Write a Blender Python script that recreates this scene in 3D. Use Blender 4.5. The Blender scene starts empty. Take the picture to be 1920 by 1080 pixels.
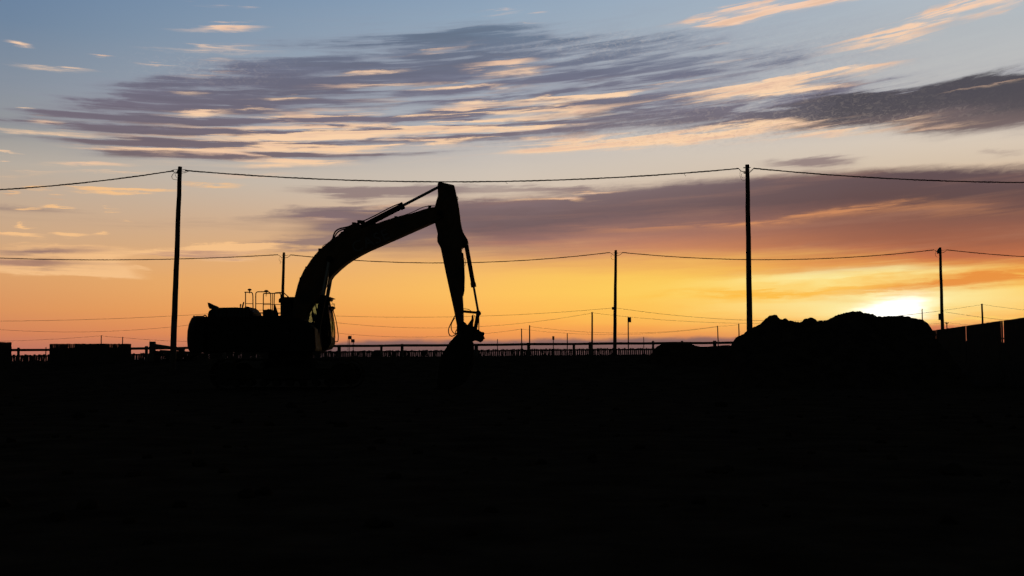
import bpy, bmesh, math, random
from mathutils import Vector, Matrix
R = math.radians
random.seed(7)
scene = bpy.context.scene
C = scene.collection

# ---------------------------------------------------------------- camera
F_PX = 2133.0            # focal length in photograph pixels (40 mm on full frame)
PITCH = math.atan(145 / F_PX)
CAM_Z = 1.0
cam_d = bpy.data.cameras.new('camera')
cam_d.sensor_width = 36.0
cam_d.lens = 36.0 * F_PX / 1920.0
cam_d.clip_start = 0.1
cam_d.clip_end = 20000.0
cam = bpy.data.objects.new('camera', cam_d)
C.objects.link(cam)
cam.location = (0, 0, CAM_Z)
cam.rotation_euler = (math.pi / 2 + PITCH, 0, 0)
scene.camera = cam

def at(px, py, Y):
    """world point at depth Y (metres in front) that the photograph shows at pixel px, py"""
    u = (px - 960) / F_PX
    v = (540 - py) / F_PX
    dy = math.cos(PITCH) - v * math.sin(PITCH)
    dz = math.sin(PITCH) + v * math.cos(PITCH)
    return Vector((u / dy * Y, Y, CAM_Z + dz / dy * Y))

def ang(px, py):
    p = at(px, py, 1.0)
    d = Vector((p.x, 1.0, p.z - CAM_Z)).normalized()
    return math.degrees(math.atan2(d.x, d.y)), math.degrees(math.asin(d.z))

# ---------------------------------------------------------------- view and exposure
scene.render.engine = 'CYCLES'
vs = scene.view_settings
vs.view_transform = 'Standard'
vs.look = 'None'
vs.exposure = 0.0
vs.gamma = 1.0
vs.use_curve_mapping = False
scene.cycles.max_bounces = 4
scene.cycles.diffuse_bounces = 2
scene.cycles.use_adaptive_sampling = True
scene.cycles.adaptive_threshold = 0.03
scene.cycles.adaptive_min_samples = 8
scene.cycles.use_denoising = True

# ---------------------------------------------------------------- sun
SUN_AZ, SUN_EL = ang(1678, 578)
sun_d = bpy.data.lights.new('sun', 'SUN')
sun_d.energy = 0.25
sun_d.angle = R(3.0)
sun_d.color = (1.0, 0.62, 0.30)
sun = bpy.data.objects.new('sun', sun_d)
C.objects.link(sun)
sd = Vector((math.sin(R(SUN_AZ)) * math.cos(R(SUN_EL)), math.cos(R(SUN_AZ)) * math.cos(R(SUN_EL)), math.sin(R(SUN_EL))))
sun.rotation_euler = sd.to_track_quat('Z', 'Y').to_euler()
sun.location = sd * 200

# ---------------------------------------------------------------- sky (world)
world = bpy.data.worlds.new('World')
scene.world = world
world.use_nodes = True
wt = world.node_tree
wt.nodes.clear()

def lin(c):
    r = []
    for v in c:
        v = v / 255.0
        r.append(v / 12.92 if v <= 0.04045 else ((v + 0.055) / 1.055) ** 2.4)
    return (r[0], r[1], r[2], 1.0)

class V:
    """a float socket with arithmetic"""
    def __init__(s, sock): s.s = sock
    def __add__(a, b): return mth('ADD', a, b)
    def __radd__(a, b): return mth('ADD', a, b)
    def __sub__(a, b): return mth('SUBTRACT', a, b)
    def __rsub__(a, b): return mth('SUBTRACT', b, a)
    def __mul__(a, b): return mth('MULTIPLY', a, b)
    def __rmul__(a, b): return mth('MULTIPLY', a, b)
    def __truediv__(a, b): return mth('DIVIDE', a, b)

def put(sock, v):
    if isinstance(v, V):
        wt.links.new(v.s, sock)
    elif hasattr(v, 'is_output'):
        wt.links.new(v, sock)
    else:
        sock.default_value = v

def mth(op, a, b=None, c=None, clamp=False):
    n = wt.nodes.new('ShaderNodeMath')
    n.operation = op
    n.use_clamp = clamp
    put(n.inputs[0], a)
    if b is not None: put(n.inputs[1], b)
    if c is not None: put(n.inputs[2], c)
    return V(n.outputs[0])

def sstep(x, lo, hi, t0=0.0, t1=1.0, kind='SMOOTHSTEP'):
    n = wt.nodes.new('ShaderNodeMapRange')
    n.interpolation_type = kind
    put(n.inputs[0], x)
    put(n.inputs[1], lo); put(n.inputs[2], hi); put(n.inputs[3], t0); put(n.inputs[4], t1)
    return V(n.outputs[0])

def comb(x, y, z=0.0):
    n = wt.nodes.new('ShaderNodeCombineXYZ')
    put(n.inputs[0], x); put(n.inputs[1], y); put(n.inputs[2], z)
    return n.outputs[0]

def noise(vec, scale=1.0, detail=5.0, rough=0.55, lac=2.0, dist=0.0):
    n = wt.nodes.new('ShaderNodeTexNoise')
    n.noise_dimensions = '2D'
    put(n.inputs['Vector'], vec)
    n.inputs['Scale'].default_value = scale
    n.inputs['Detail'].default_value = detail
    n.inputs['Roughness'].default_value = rough
    n.inputs['Lacunarity'].default_value = lac
    n.inputs['Distortion'].default_value = dist
    return V(n.outputs[0])

def ramp(x, stops, interp='B_SPLINE' if False else 'LINEAR'):
    """stops: (position 0..1, colour)"""
    n = wt.nodes.new('ShaderNodeValToRGB')
    cr = n.color_ramp
    cr.interpolation = interp
    cr.elements[0].position = stops[0][0]; cr.elements[0].color = stops[0][1]
    cr.elements[1].position = stops[-1][0]; cr.elements[1].color = stops[-1][1]
    for p, c in stops[1:-1]:
        e = cr.elements.new(p)
        e.color = c
    put(n.inputs[0], x)
    return n.outputs[0]

def mix(f, a, b, mode='MIX'):
    n = wt.nodes.new('ShaderNodeMix')
    n.data_type = 'RGBA'
    n.blend_type = mode
    n.clamp_factor = True
    put(n.inputs[0], f)
    put(n.inputs[6], a); put(n.inputs[7], b)
    return n.outputs[2]

geo = wt.nodes.new('ShaderNodeTexCoord')
sep = wt.nodes.new('ShaderNodeSeparateXYZ')
wt.links.new(geo.outputs['Generated'], sep.inputs[0])
DX, DY, DZ = V(sep.outputs[0]), V(sep.outputs[1]), V(sep.outputs[2])
AZ = mth('ARCTAN2', DX, DY) * (180 / math.pi)          # degrees, 0 = north
EL = mth('ARCSINE', DZ) * (180 / math.pi)
# the same two angles in tenths of the field of the survey grid the cloud list below is written in
PA = mth('ADD', AZ * 37.2, 960.0)
PE = mth('SUBTRACT', 685.0, EL * 37.2)

def gp(px, py):
    """survey-grid position (PA, PE) of a bearing measured off the photograph"""
    a, e = ang(px, py)
    return 960 + a * 37.2, 685 - e * 37.2

AE = comb(PA, PE)
# slow wandering of the air, bends every cloud edge
w1 = noise(comb(PA * 0.004, PE * 0.016), 1.0, 4.0, 0.55)
w2 = noise(comb(PA * 0.004 + 31.7, PE * 0.016 + 11.3), 1.0, 4.0, 0.55)
WA = PA + (w1 - 0.5) * 90.0
WE = PE + (w2 - 0.5) * 26.0
WAE = comb(WA, WE)
# fan of the cloud streets: lines rise to the right, more so high up
_p = mth('MAXIMUM', PA - 100.0, 0.0)
fan = 1.0 + 0.00000010 * _p * _p
FE = 685.0 - (685.0 - PE) / fan

streak = noise(comb(WA * 0.0026, FE * 0.030), 1.0, 8.0, 0.62)
streak2 = noise(comb(WA * 0.0022 + 7.0, FE * 0.044 + 3.0), 1.0, 8.0, 0.62)
fibre = noise(comb(WA * 0.0060 + 3.0, FE * 0.110 + 9.0), 1.0, 6.0, 0.58, dist=0.2)
fine = noise(comb(PA * 0.03, FE * 0.11), 1.0, 6.0, 0.65, dist=0.6)
WE = WE + (streak - 0.5) * 34.0 + (fibre - 0.5) * 20.0 + (fine - 0.5) * 4.0
FB = sstep(fibre, 0.34, 0.66)
WA = WA + (fine - 0.5) * 18.0
TILTS = [-6, 0, 3, 6, 10]
TILTED = {}
for _t in TILTS:
    _c, _s = math.cos(R(_t)), math.sin(R(_t))
    TILTED[_t] = comb(mth('MULTIPLY_ADD', WE, -_s, WA * _c), mth('MULTIPLY_ADD', WE, _c, WA * _s)) if _t else comb(WA, WE)

def vmath(op, *ins):
    n = wt.nodes.new('ShaderNodeVectorMath')
    n.operation = op
    for k, v in enumerate(ins):
        put(n.inputs[k], v)
    return n

def blob(px, py, sx, sy, tilt=0.0, amp=1.0, plus=None):
    """soft ellipse: half axes sx, sy, rising to the right by about tilt degrees"""
    t = min(TILTS, key=lambda k: abs(k - tilt))
    gx, gy = gp(px, py)
    c, s = math.cos(R(t)), math.sin(R(t))
    x, y = gx * c - gy * s, gx * s + gy * c
    m = vmath('MULTIPLY_ADD', TILTED[t], (1 / sx, 1 / sy, 0), (-x / sx, -y / sy, 0))
    d = vmath('DOT_PRODUCT', m.outputs[0], m.outputs[0])
    q = mth('POWER', math.exp(-1.0), V(d.outputs['Value']))
    if plus is None and amp == 1.0:
        return q
    return mth('MULTIPLY_ADD', q, amp, 0.0 if plus is None else plus)

def blobs(lst):
    t = None
    for b in lst:
        t = blob(*b, plus=t)
    return t

def along(x, pts):
    """piecewise curve over the bearing: pts (px, value)"""
    vals = [p[1] for p in pts]
    lo, hi = min(vals), max(vals)
    x0, x1 = pts[0][0], pts[-1][0]
    st = [((p[0] - x0) / (x1 - x0), ((p[1] - lo) / (hi - lo),) * 3 + (1,)) for p in pts]
    r = ramp(mth('DIVIDE', x - x0, float(x1 - x0)), st, 'LINEAR')
    n = wt.nodes.new('ShaderNodeRGBToBW')
    wt.links.new(r, n.inputs[0])
    return V(n.outputs[0]) * (hi - lo) + lo

def vert(stops):
    """clear-sky colour by height: stops (py, (r, g, b))"""
    H = 720.0
    st = []
    for py, c in reversed(stops):
        st.append(((H - py) / H, lin(c)))
    return ramp((H - PE) / H, st, 'LINEAR')

# --- clear sky, three bearings
col_l = vert([(0, (100, 127, 160)), (100, (112, 134, 159)), (200, (133, 144, 157)), (280, (152, 153, 152)), (340, (184, 173, 160)),
              (400, (196, 171, 147)), (470, (208, 168, 130)), (530, (222, 162, 106)), (590, (221, 148, 92)), (630, (212, 131, 88)), (660, (190, 115, 96)), (715, (120, 84, 84))])
col_m = vert([(0, (140, 163, 187)), (60, (152, 172, 190)), (200, (178, 186, 193)), (290, (205, 196, 186)), (350, (212, 197, 180)),
              (430, (222, 180, 140)), (500, (244, 180, 108)), (550, (255, 184, 96)), (585, (255, 175, 84)), (605, (253, 164, 79)), (628, (243, 149, 78)), (645, (208, 130, 90)), (715, (120, 84, 84))])
col_r = vert([(0, (172, 186, 200)), (100, (182, 188, 192)), (200, (196, 194, 190)), (285, (220, 205, 187)), (330, (215, 195, 172)),
              (430, (236, 170, 104)), (490, (253, 178, 70)), (550, (255, 190, 62)), (590, (255, 176, 58)), (612, (247, 150, 66)), (640, (205, 120, 90)), (715, (120, 84, 84))])
f1 = sstep(PA, 60.0, 950.0, kind='LINEAR')
f2 = sstep(PA, 900.0, 1700.0, kind='LINEAR')
sky = mix(f2, mix(f1, col_l, col_m), col_r)

# --- light around the low sun
SX, SY = 1678, 574
sky = mix(blob(SX - 250, SY - 36, 540, 66, 0, 0.92), sky, lin((255, 211, 92)))
sky = mix(blob(SX - 10, SY - 7, 235, 36, 0, 1.0), sky, lin((255, 240, 168)))
sky = mix(blob(1610, 511, 190, 15, 3, 0.9), sky, lin((255, 246, 176)))

# --- thin orange bars in front of the glow
bar_n = noise(comb(WA * 0.006, WE * 0.06), 1.0, 5.0, 0.55)
bars = blobs([(1490, 546, 190, 13, 4, 1.05), (1330, 552, 120, 14, 3, 0.5), (1700, 536, 90, 8, 5, 0.5)])
sky = mix(mth('MULTIPLY', bars, sstep(bar_n, 0.25, 0.6), clamp=True) * 0.85, sky, lin((255, 186, 62)))
bars2 = blobs([(1830, 526, 170, 15, 7, 1.1), (1930, 500, 150, 12, 6, 0.7), (1700, 487, 320, 9, 3, 0.5)])
sky = mix(mth('MULTIPLY', bars2, sstep(bar_n, 0.2, 0.55), clamp=True) * 0.9, sky, lin((232, 138, 58)))

# --- the mauve sheet across the middle
GX = lambda px: gp(px, 400)[0]
top = along(PA, [gp(420, 412), gp(520, 398), gp(700, 388), gp(960, 372), gp(1150, 350), gp(1430, 324), gp(1920, 311)])
bot = along(PA, [gp(420, 414), gp(520, 428), gp(700, 492), gp(960, 512), gp(1400, 518), gp(1920, 502)])
tj = PE + (streak - 0.5) * sstep(PA, 800.0, 1300.0, 70.0, 30.0) + (fine - 0.5) * 8.0
m_sheet = sstep(tj - top, -10.0, 12.0) * sstep(bot - (PE + (streak2 - 0.5) * 60.0), -14.0, along(PA, [(GX(420), 40), (GX(800), 78), (GX(1300), 66), (GX(1920), 22)]))
rel = mth('DIVIDE', tj - top, 165.0)
sheet_c = ramp(rel, [(0.0, lin((126, 107, 110))), (0.3, lin((112, 90, 93))), (0.5, lin((148, 108, 102))), (0.65, lin((186, 126, 102))), (0.84, lin((216, 143, 98))), (1.0, lin((238, 158, 90)))], 'LINEAR')
dark_r = ramp(rel, [(0.0, lin((92, 74, 80))), (0.3, lin((92, 69, 71))), (0.53, lin((134, 88, 76))), (0.78, lin((160, 95, 72))), (0.95, lin((198, 112, 72))), (1.0, lin((212, 122, 66)))], 'LINEAR')
sheet_c = mix(sstep(PA, 1100.0, 1720.0), sheet_c, dark_r)
sheet_c = mix(sstep(streak2, 0.45, 0.8) * 0.22, sheet_c, lin((196, 140, 112)))
sky = mix(m_sheet * 0.97, sky, sheet_c)
pk = blobs([(1420, 410, 150, 4.5, 4, 1.0), (1600, 398, 160, 8, 2, 0.8), (1760, 396, 130, 8, 1, 0.5), (1250, 425, 160, 10, 4, 0.5)])
sky = mix(mth('MULTIPLY', pk, sstep(fibre, 0.25, 0.7), clamp=True) * 0.7, sky, lin((226, 152, 98)))

# --- broken grey bars left of the sheet
gb = blobs([(600, 405, 95, 9, 0, 1.0), (700, 362, 150, 9, 1, 1.0), (620, 385, 80, 6, 3, 0.9), (790, 352, 120, 7, 0, 0.7), (1040, 356, 150, 10, 1, 0.8), (980, 392, 120, 12, 2, 0.6),
            (640, 425, 60, 6, 0, 0.7), (560, 462, 120, 8, 2, 0.6), (670, 450, 150, 14, 4, 0.7), (760, 432, 160, 20, 3, 0.5), (800, 385, 90, 14, 2, 0.4), (1520, 303, 85, 11, -2, 1.2), (1890, 290, 60, 7, 4, 0.5), (1500, 326, 160, 8, 0, 0.5)])
sky = mix(sstep(gb * (0.45 + streak * 1.3), 0.18, 1.0) * 0.8, sky, lin((132, 110, 112)))

# --- soft lilac veil the bank grows out of
veil = blobs([(820, 120, 350, 75, 4, 0.9), (1270, 140, 400, 80, 3, 1.1), (380, 215, 360, 65, 1, 0.8), (1750, 190, 300, 50, 4, 0.7), (700, 260, 420, 40, 1, 0.6)])
sky = mix(mth('MULTIPLY', veil, 0.35 + streak * 0.6 + (FB - 0.5) * 0.25, clamp=True) * 0.62, sky, lin((148, 150, 166)))

# --- the great streaky bank over the upper sky
btop = along(PA, [gp(-100, 205), gp(60, 188), gp(200, 168), gp(330, 110), gp(500, 70), gp(700, 42), gp(900, 22), gp(1050, 46), gp(1300, 60), gp(1500, 84), gp(1620, 132), gp(1780, 128), gp(1920, 106)])
bbot = along(PA, [gp(-100, 256), gp(60, 258), gp(200, 304), gp(330, 318), gp(600, 312), gp(850, 288), gp(1000, 272), gp(1150, 258), gp(1400, 238), gp(1600, 246), gp(1750, 256), gp(1920, 258)])
bj = PE + (streak - 0.5) * 80.0 + (fine - 0.5) * 12.0
env = sstep(bj - btop, -10.0, 45.0) * sstep(bbot - bj, -16.0, 30.0)
thick = blobs([(610, 152, 300, 55, 6, 0.9), (830, 76, 180, 18, 6, 0.6), (390, 215, 240, 50, 2, 0.55), (860, 120, 160, 16, 6, 0.35), (1130, 150, 230, 45, 4, 0.55), (1090, 212, 200, 24, 3, 0.75), (1210, 235, 170, 16, 3, 0.35), (1010, 262, 140, 9, 3, 0.4),
               (1790, 192, 270, 36, 3, 2.4), (1900, 150, 170, 22, 5, 1.2), (1660, 196, 120, 16, 0, 0.5), (1480, 214, 200, 18, 3, 1.0), (1850, 225, 170, 20, 1, 0.55), (1600, 205, 120, 20, 0, 0.4), (330, 265, 190, 30, 0, 0.36), (480, 285, 220, 16, 0, 0.3)])
ribs = blobs([(680, 250, 380, 48, 2, 0.9), (400, 262, 280, 46, 0, 0.9), (1000, 215, 220, 45, 3, 0.5), (560, 130, 260, 55, 6, 0.25), (1150, 130, 260, 60, 4, 0.25)])
wave = mth('SINE', FE * 0.285 + (streak2 - 0.5) * 9.0 + (w1 - 0.5) * 5.0 + PA * 0.0016)
dens = env * mth('MAXIMUM', thick * 0.85 + (streak - 0.5) * 2.3 + (streak2 - 0.5) * 1.9 + (fibre - 0.5) * 0.7 + ribs * (wave * 0.62 + 0.06) + (FB - 0.5) * 0.18 + 0.36, 0.0)
d_b = sstep(dens, -0.10, 1.05)
bank_hi = ramp((720.0 - PE) / 720.0, [(0.55, lin((110, 92, 98))), (0.68, lin((112, 103, 118))), (0.78, lin((108, 108, 128))), (0.9, lin((104, 120, 142)))], 'LINEAR')
bank_thin = mix(0.5, bank_hi, lin((150, 152, 166)))
bank_c = mix(sstep(dens + (FB - 0.5) * 0.5, 0.1, 1.0), bank_thin, bank_hi)
bank_c = mix(sstep(thick + (FB - 0.5) * 0.35 + (streak - 0.5) * 0.8, 0.40, 1.1) * sstep(PA, 1330.0, 1600.0, 0.22, 1.0), bank_c, lin((54, 49, 62)))
bank_c = mix(blob(1800, 236, 330, 22, 0, 0.85), bank_c, lin((108, 88, 90)))
sky = mix(d_b * 0.9, sky, bank_c)

# --- sunlit undersides: peach streaks
peach = [  # px, py, half length, half height, tilt, strength
    (415, 56, 75, 6.5, 2, 1.3), (390, 90, 95, 6, 3, 1.2), (90, 128, 55, 4.5, 0, 1.2), (22, 75, 18, 5, -8, 1.3), (178, 105, 22, 2.5, 0, 0.9),
    (395, 11, 40, 4.5, -4, 0.7), (468, 19, 24, 2.5, 2, 0.7), (935, 15, 40, 4, 6, 0.9), (290, 121, 40, 3, 2, 0.7), (370, 140, 60, 6, 5, 0.8), (415, 112, 35, 7, 4, 0.7),
    (350, 175, 45, 4, 1, 0.8), (370, 212, 45, 5, 6, 1.1), (470, 200, 70, 3.5, 5, 0.8), (450, 226, 90, 3, 2, 0.8), (540, 178, 90, 3.5, 4, 0.8), (690, 133, 90, 4.5, 6, 1.0),
    (840, 97, 70, 6, 5, 0.8), (720, 103, 40, 4, 4, 0.6), (900, 160, 100, 4, 3, 0.7), (930, 130, 70, 10, 4, 0.8), (980, 128, 40, 10, 8, 0.8), (830, 166, 80, 4.5, 4, 1.0), (700, 160, 90, 4, 2, 0.7),
    (1020, 186, 120, 5.5, 2, 1.7), (900, 188, 60, 3, 2, 0.9), (880, 214, 190, 7.5, 2, 1.7), (650, 220, 90, 5, 3, 0.8), (800, 240, 200, 7, 2, 1.6), (1000, 237, 70, 4, 1, 1.0), (600, 252, 170, 6, 2, 1.3),
    (880, 261, 170, 5, 2, 1.4), (560, 274, 230, 6.5, 2, 1.4), (300, 281, 130, 4, 1, 1.1), (430, 294, 150, 5, 1, 1.0), (540, 305, 110, 8, 8, 1.1), (460, 330, 100, 5, 2, 0.5),
    (60, 243, 75, 5, 0, 1.0), (85, 229, 30, 5, 0, 0.9), (50, 206, 18, 3, 0, 1.0), (5, 283, 25, 2.5, 0, 1.0), (4, 300, 12, 2.5, 0, 0.9), (170, 312, 90, 5, 3, 0.9), (40, 326, 80, 5, 0, 0.7), (220, 327, 70, 3.5, 4, 0.8),
    (1180, 178, 140, 5, 4, 1.1), (1270, 150, 60, 3, 2, 0.6), (1330, 170, 110, 5, 5, 1.0), (1430, 174, 120, 9, 3, 1.4), (1520, 146, 120, 9, 7, 1.4), (1590, 130, 60, 4, 4, 0.9), (1530, 168, 80, 4, 2, 0.9), (1370, 113, 35, 3, 2, 0.8),
    (1440, 22, 130, 15, 5, 1.9), (1360, 44, 70, 6, 1, 1.4), (1500, 8, 100, 8, 4, 1.6), (1740, 40, 130, 10, 10, 1.35), (1840, 12, 120, 12, 12, 1.1), (1660, 72, 90, 9, 10, 1.2), (1690, 78, 70, 6, 6, 0.9), (1900, 24, 60, 6, 4, 0.6),
    (1200, 262, 230, 9, 3, 1.35), (1090, 280, 120, 8, 2, 0.9), (1330, 245, 170, 8, 2, 0.9), (1590, 247, 130, 8, 2, 1.4), (1440, 235, 100, 6, 1, 0.8), (1860, 158, 110, 2.2, 5, 0.55), (1750, 240, 120, 5, 3, 0.7),
    (1010, 374, 100, 4, 1, 1.3), (1120, 358, 60, 4, 2, 0.9), (740, 384, 70, 6, 2, 0.7), (1080, 378, 60, 3, 1, 0.6), (590, 412, 60, 4, 0, 0.6), (585, 433, 30, 4, 0, 0.5), (700, 398, 80, 4, 1, 0.5), (990, 20, 25, 3, 0, 0.6), (1000, 44, 30, 2.2, 0, 0.7), (1330, 86, 60, 3, 2, 0.5)]
pv = blobs(peach)
zone = blobs([(790, 228, 320, 58, 2, 1.35), (480, 262, 260, 45, 0, 0.8), (1230, 200, 220, 50, 4, 0.6), (1480, 170, 170, 50, 6, 0.8), (880, 130, 160, 30, 4, 0.5), (1440, 25, 130, 24, 6, 0.8), (1750, 45, 190, 32, 10, 0.8), (1330, 262, 380, 18, 2, 0.9), (420, 110, 130, 40, 0, 0.35)])
rib = 1.0 - streak                       # lit strips lie between the dark ones
pm = sstep(pv * (0.12 + rib * 0.5 + FB * 0.62) + zone * (rib * 1.0 + FB * 0.45 - 0.70) + ribs * (0.10 - wave * 0.5) * (0.2 + rib), 0.10, 1.22)
peach_c = ramp((720.0 - PE) / 720.0, [(0.42, lin((246, 186, 124))), (0.55, lin((250, 206, 164))), (0.72, lin((255, 216, 176))), (0.95, lin((246, 206, 178)))], 'LINEAR')
peach_c = mix(sstep(fibre + (streak2 - 0.5) * 0.6, 0.74, 0.46), lin((232, 192, 164)), peach_c)
sky = mix(pm * 0.95, sky, peach_c)

# --- fine mackerel grain in the thin cloud
grain = noise(comb(PA * 0.09 + (fine - 0.5) * 2.0, FE * 0.20), 1.0, 3.0, 0.6, dist=0.8)
gz_ = blobs([(1130, 85, 170, 22, 2, 0.9), (1430, 200, 260, 50, 3, 0.7), (1250, 250, 300, 14, 2, 0.9), (1620, 236, 240, 12, 2, 0.7), (400, 130, 130, 30, 4, 0.6), (1480, 100, 160, 40, 3, 0.5)])
sky = mix(gz_ * sstep(grain, 0.5, 0.68) * 0.2, sky, lin((150, 140, 142)))
sky = mix(gz_ * sstep(grain, 0.5, 0.34) * 0.14, sky, lin((236, 216, 198)))

# --- small low clouds on the left
low = [(110, 480, 105, 17, 2, 2.2), (60, 498, 105, 14, 0, 2.0), (150, 506, 75, 10, -6, 1.7), (300, 480, 45, 4, 0, 0.9), (400, 474, 66, 9, 3, 2.0), (480, 466, 70, 5, 2, 1.1), (35, 439, 48, 4, 0, 1.1), (60, 420, 20, 2.5, 0, 1.0), (65, 396, 28, 4, 3, 0.9),
       (115, 389, 26, 3, 3, 0.9), (145, 437, 26, 4, 0, 1.0), (192, 436, 12, 3, -10, 0.8), (80, 357, 22, 3, 0, 0.9), (170, 358, 40, 4, 1, 0.9), (250, 362, 70, 4, 3, 0.9), (390, 345, 60, 4, 0, 0.7), (110, 372, 25, 3, -10, 0.6), (30, 360, 12, 3, 0, 0.8), (200, 390, 14, 3, 4, 0.6), (240, 412, 16, 3, -8, 0.6), (260, 508, 16, 3, 0, 0.5)]
lv = blobs(low)
lm = sstep(lv * (0.45 + fine * 1.3), 0.2, 0.95)
low_c = mix(sstep(streak2, 0.5, 0.68), lin((246, 194, 138)), lin((196, 150, 124)))
low_c = mix(blob(80, 474, 110, 9, 2, 1.0), low_c, lin((150, 118, 110)))
low_c = mix(blob(70, 499, 100, 7, 0, 0.9), low_c, lin((158, 120, 106)))
sky = mix(lm * 0.92, sky, low_c)

# --- grey bank lying on the horizon, lumpy top
hb = noise(comb(PA * 0.012, PE * 0.03 + 5.0), 1.0, 5.0, 0.6)
hedge = along(PA, [(-400, 690), gp(120, 676), gp(620, 644), gp(760, 636), gp(1000, 636), gp(1250, 632), gp(1500, 628), gp(1690, 610), gp(2050, 606)])
m_h = sstep(PE + (hb - 0.5) * 16.0 - hedge, -4.0, 7.0)
bank_h = mix(sstep(PE, 634.0, 690.0), lin((124, 98, 98)), lin((76, 66, 72)))
bank_h = mix(sstep(PA, 1250.0, 1700.0), bank_h, lin((206, 118, 84)))
sky = mix(blob(1800, 601.5, 150, 1.6, 0, 0.7), sky, lin((255, 214, 110)))
sky = mix(m_h * 0.9, sky, bank_h)

# --- white heart of the glow
core = blob(SX + 6, SY + 3, 62, 22, 0, 1.0)
core_c = mix(1.0, lin((255, 252, 240)), (1.5, 1.5, 1.5, 1), 'MULTIPLY')
sky = mix(sstep(core, 0.06, 1.0), sky, core_c)

# --- away from the sunset the sky is the plain physical one
nish = wt.nodes.new('ShaderNodeTexSky')
nish.sky_type = 'NISHITA'
nish.sun_disc = False
nish.sun_elevation = R(SUN_EL)
nish.sun_rotation = R(SUN_AZ)
nish.dust_density = 3.0
away = mth('MAXIMUM', mth('MAXIMUM', sstep(EL, 17.5, 40.0), sstep(mth('ABSOLUTE', AZ), 27.0, 70.0)), sstep(EL, -1.0, -3.0))
bg = wt.nodes.new('ShaderNodeBackground')
wt.links.new(sky, bg.inputs[0])
bg.inputs[1].default_value = 1.0
bg2 = wt.nodes.new('ShaderNodeBackground')
wt.links.new(nish.outputs[0], bg2.inputs[0])
bg2.inputs[1].default_value = 0.05
ms = wt.nodes.new('ShaderNodeMixShader')
put(ms.inputs[0], away)
wt.links.new(bg.outputs[0], ms.inputs[1])
wt.links.new(bg2.outputs[0], ms.inputs[2])
wo = wt.nodes.new('ShaderNodeOutputWorld')
wt.links.new(ms.outputs[0], wo.inputs[0])
world.cycles.sampling_method = 'NONE'

# ================================================================ materials
def mat(name, col, rough=0.7, metal=0.0, spec=0.25, scale=6.0, var=0.35, bump=0.0, stretch=(1, 1, 1), dirt=None):
    """procedural surface: noise-varied colour and roughness, optional fine relief and dirt"""
    m = bpy.data.materials.new(name)
    m.use_nodes = True
    nt = m.node_tree
    p = nt.nodes['Principled BSDF']
    tc = nt.nodes.new('ShaderNodeTexCoord')
    mp = nt.nodes.new('ShaderNodeMapping')
    mp.inputs['Scale'].default_value = stretch
    nt.links.new(tc.outputs['Object'], mp.inputs[0])
    nz = nt.nodes.new('ShaderNodeTexNoise')
    nz.inputs['Scale'].default_value = scale
    nz.inputs['Detail'].default_value = 6.0
    nz.inputs['Roughness'].default_value = 0.65
    nt.links.new(mp.outputs[0], nz.inputs['Vector'])
    cr = nt.nodes.new('ShaderNodeValToRGB')
    lo = tuple(c * (1 - var) for c in col) + (1,)
    hi = tuple(min(1, c * (1 + var)) for c in col) + (1,)
    cr.color_ramp.elements[0].position = 0.3; cr.color_ramp.elements[0].color = lo
    cr.color_ramp.elements[1].position = 0.7; cr.color_ramp.elements[1].color = hi
    nt.links.new(nz.outputs[0], cr.inputs[0])
    out = cr.outputs[0]
    if dirt:
        n2 = nt.nodes.new('ShaderNodeTexNoise')
        n2.inputs['Scale'].default_value = scale * 0.35
        n2.inputs['Detail'].default_value = 8.0
        nt.links.new(tc.outputs['Object'], n2.inputs['Vector'])
        mr = nt.nodes.new('ShaderNodeMapRange')
        mr.inputs[1].default_value = 0.48; mr.inputs[2].default_value = 0.66
        nt.links.new(n2.outputs[0], mr.inputs[0])
        mx = nt.nodes.new('ShaderNodeMix'); mx.data_type = 'RGBA'
        nt.links.new(mr.outputs[0], mx.inputs[0])
        nt.links.new(out, mx.inputs[6])
        mx.inputs[7].default_value = dirt + (1,)
        out = mx.outputs[2]
    nt.links.new(out, p.inputs['Base Color'])
    rr = nt.nodes.new('ShaderNodeMapRange')
    rr.inputs[3].default_value = max(0.05, rough - 0.12); rr.inputs[4].default_value = min(1, rough + 0.12)
    nt.links.new(nz.outputs[0], rr.inputs[0])
    nt.links.new(rr.outputs[0], p.inputs['Roughness'])
    p.inputs['Metallic'].default_value = metal
    p.inputs['Specular IOR Level'].default_value = spec
    if bump:
        bp = nt.nodes.new('ShaderNodeBump')
        bp.inputs['Strength'].default_value = bump
        bp.inputs['Distance'].default_value = 0.03
        nt.links.new(nz.outputs[0], bp.inputs['Height'])
        nt.links.new(bp.outputs[0], p.inputs['Normal'])
    return m

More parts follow.
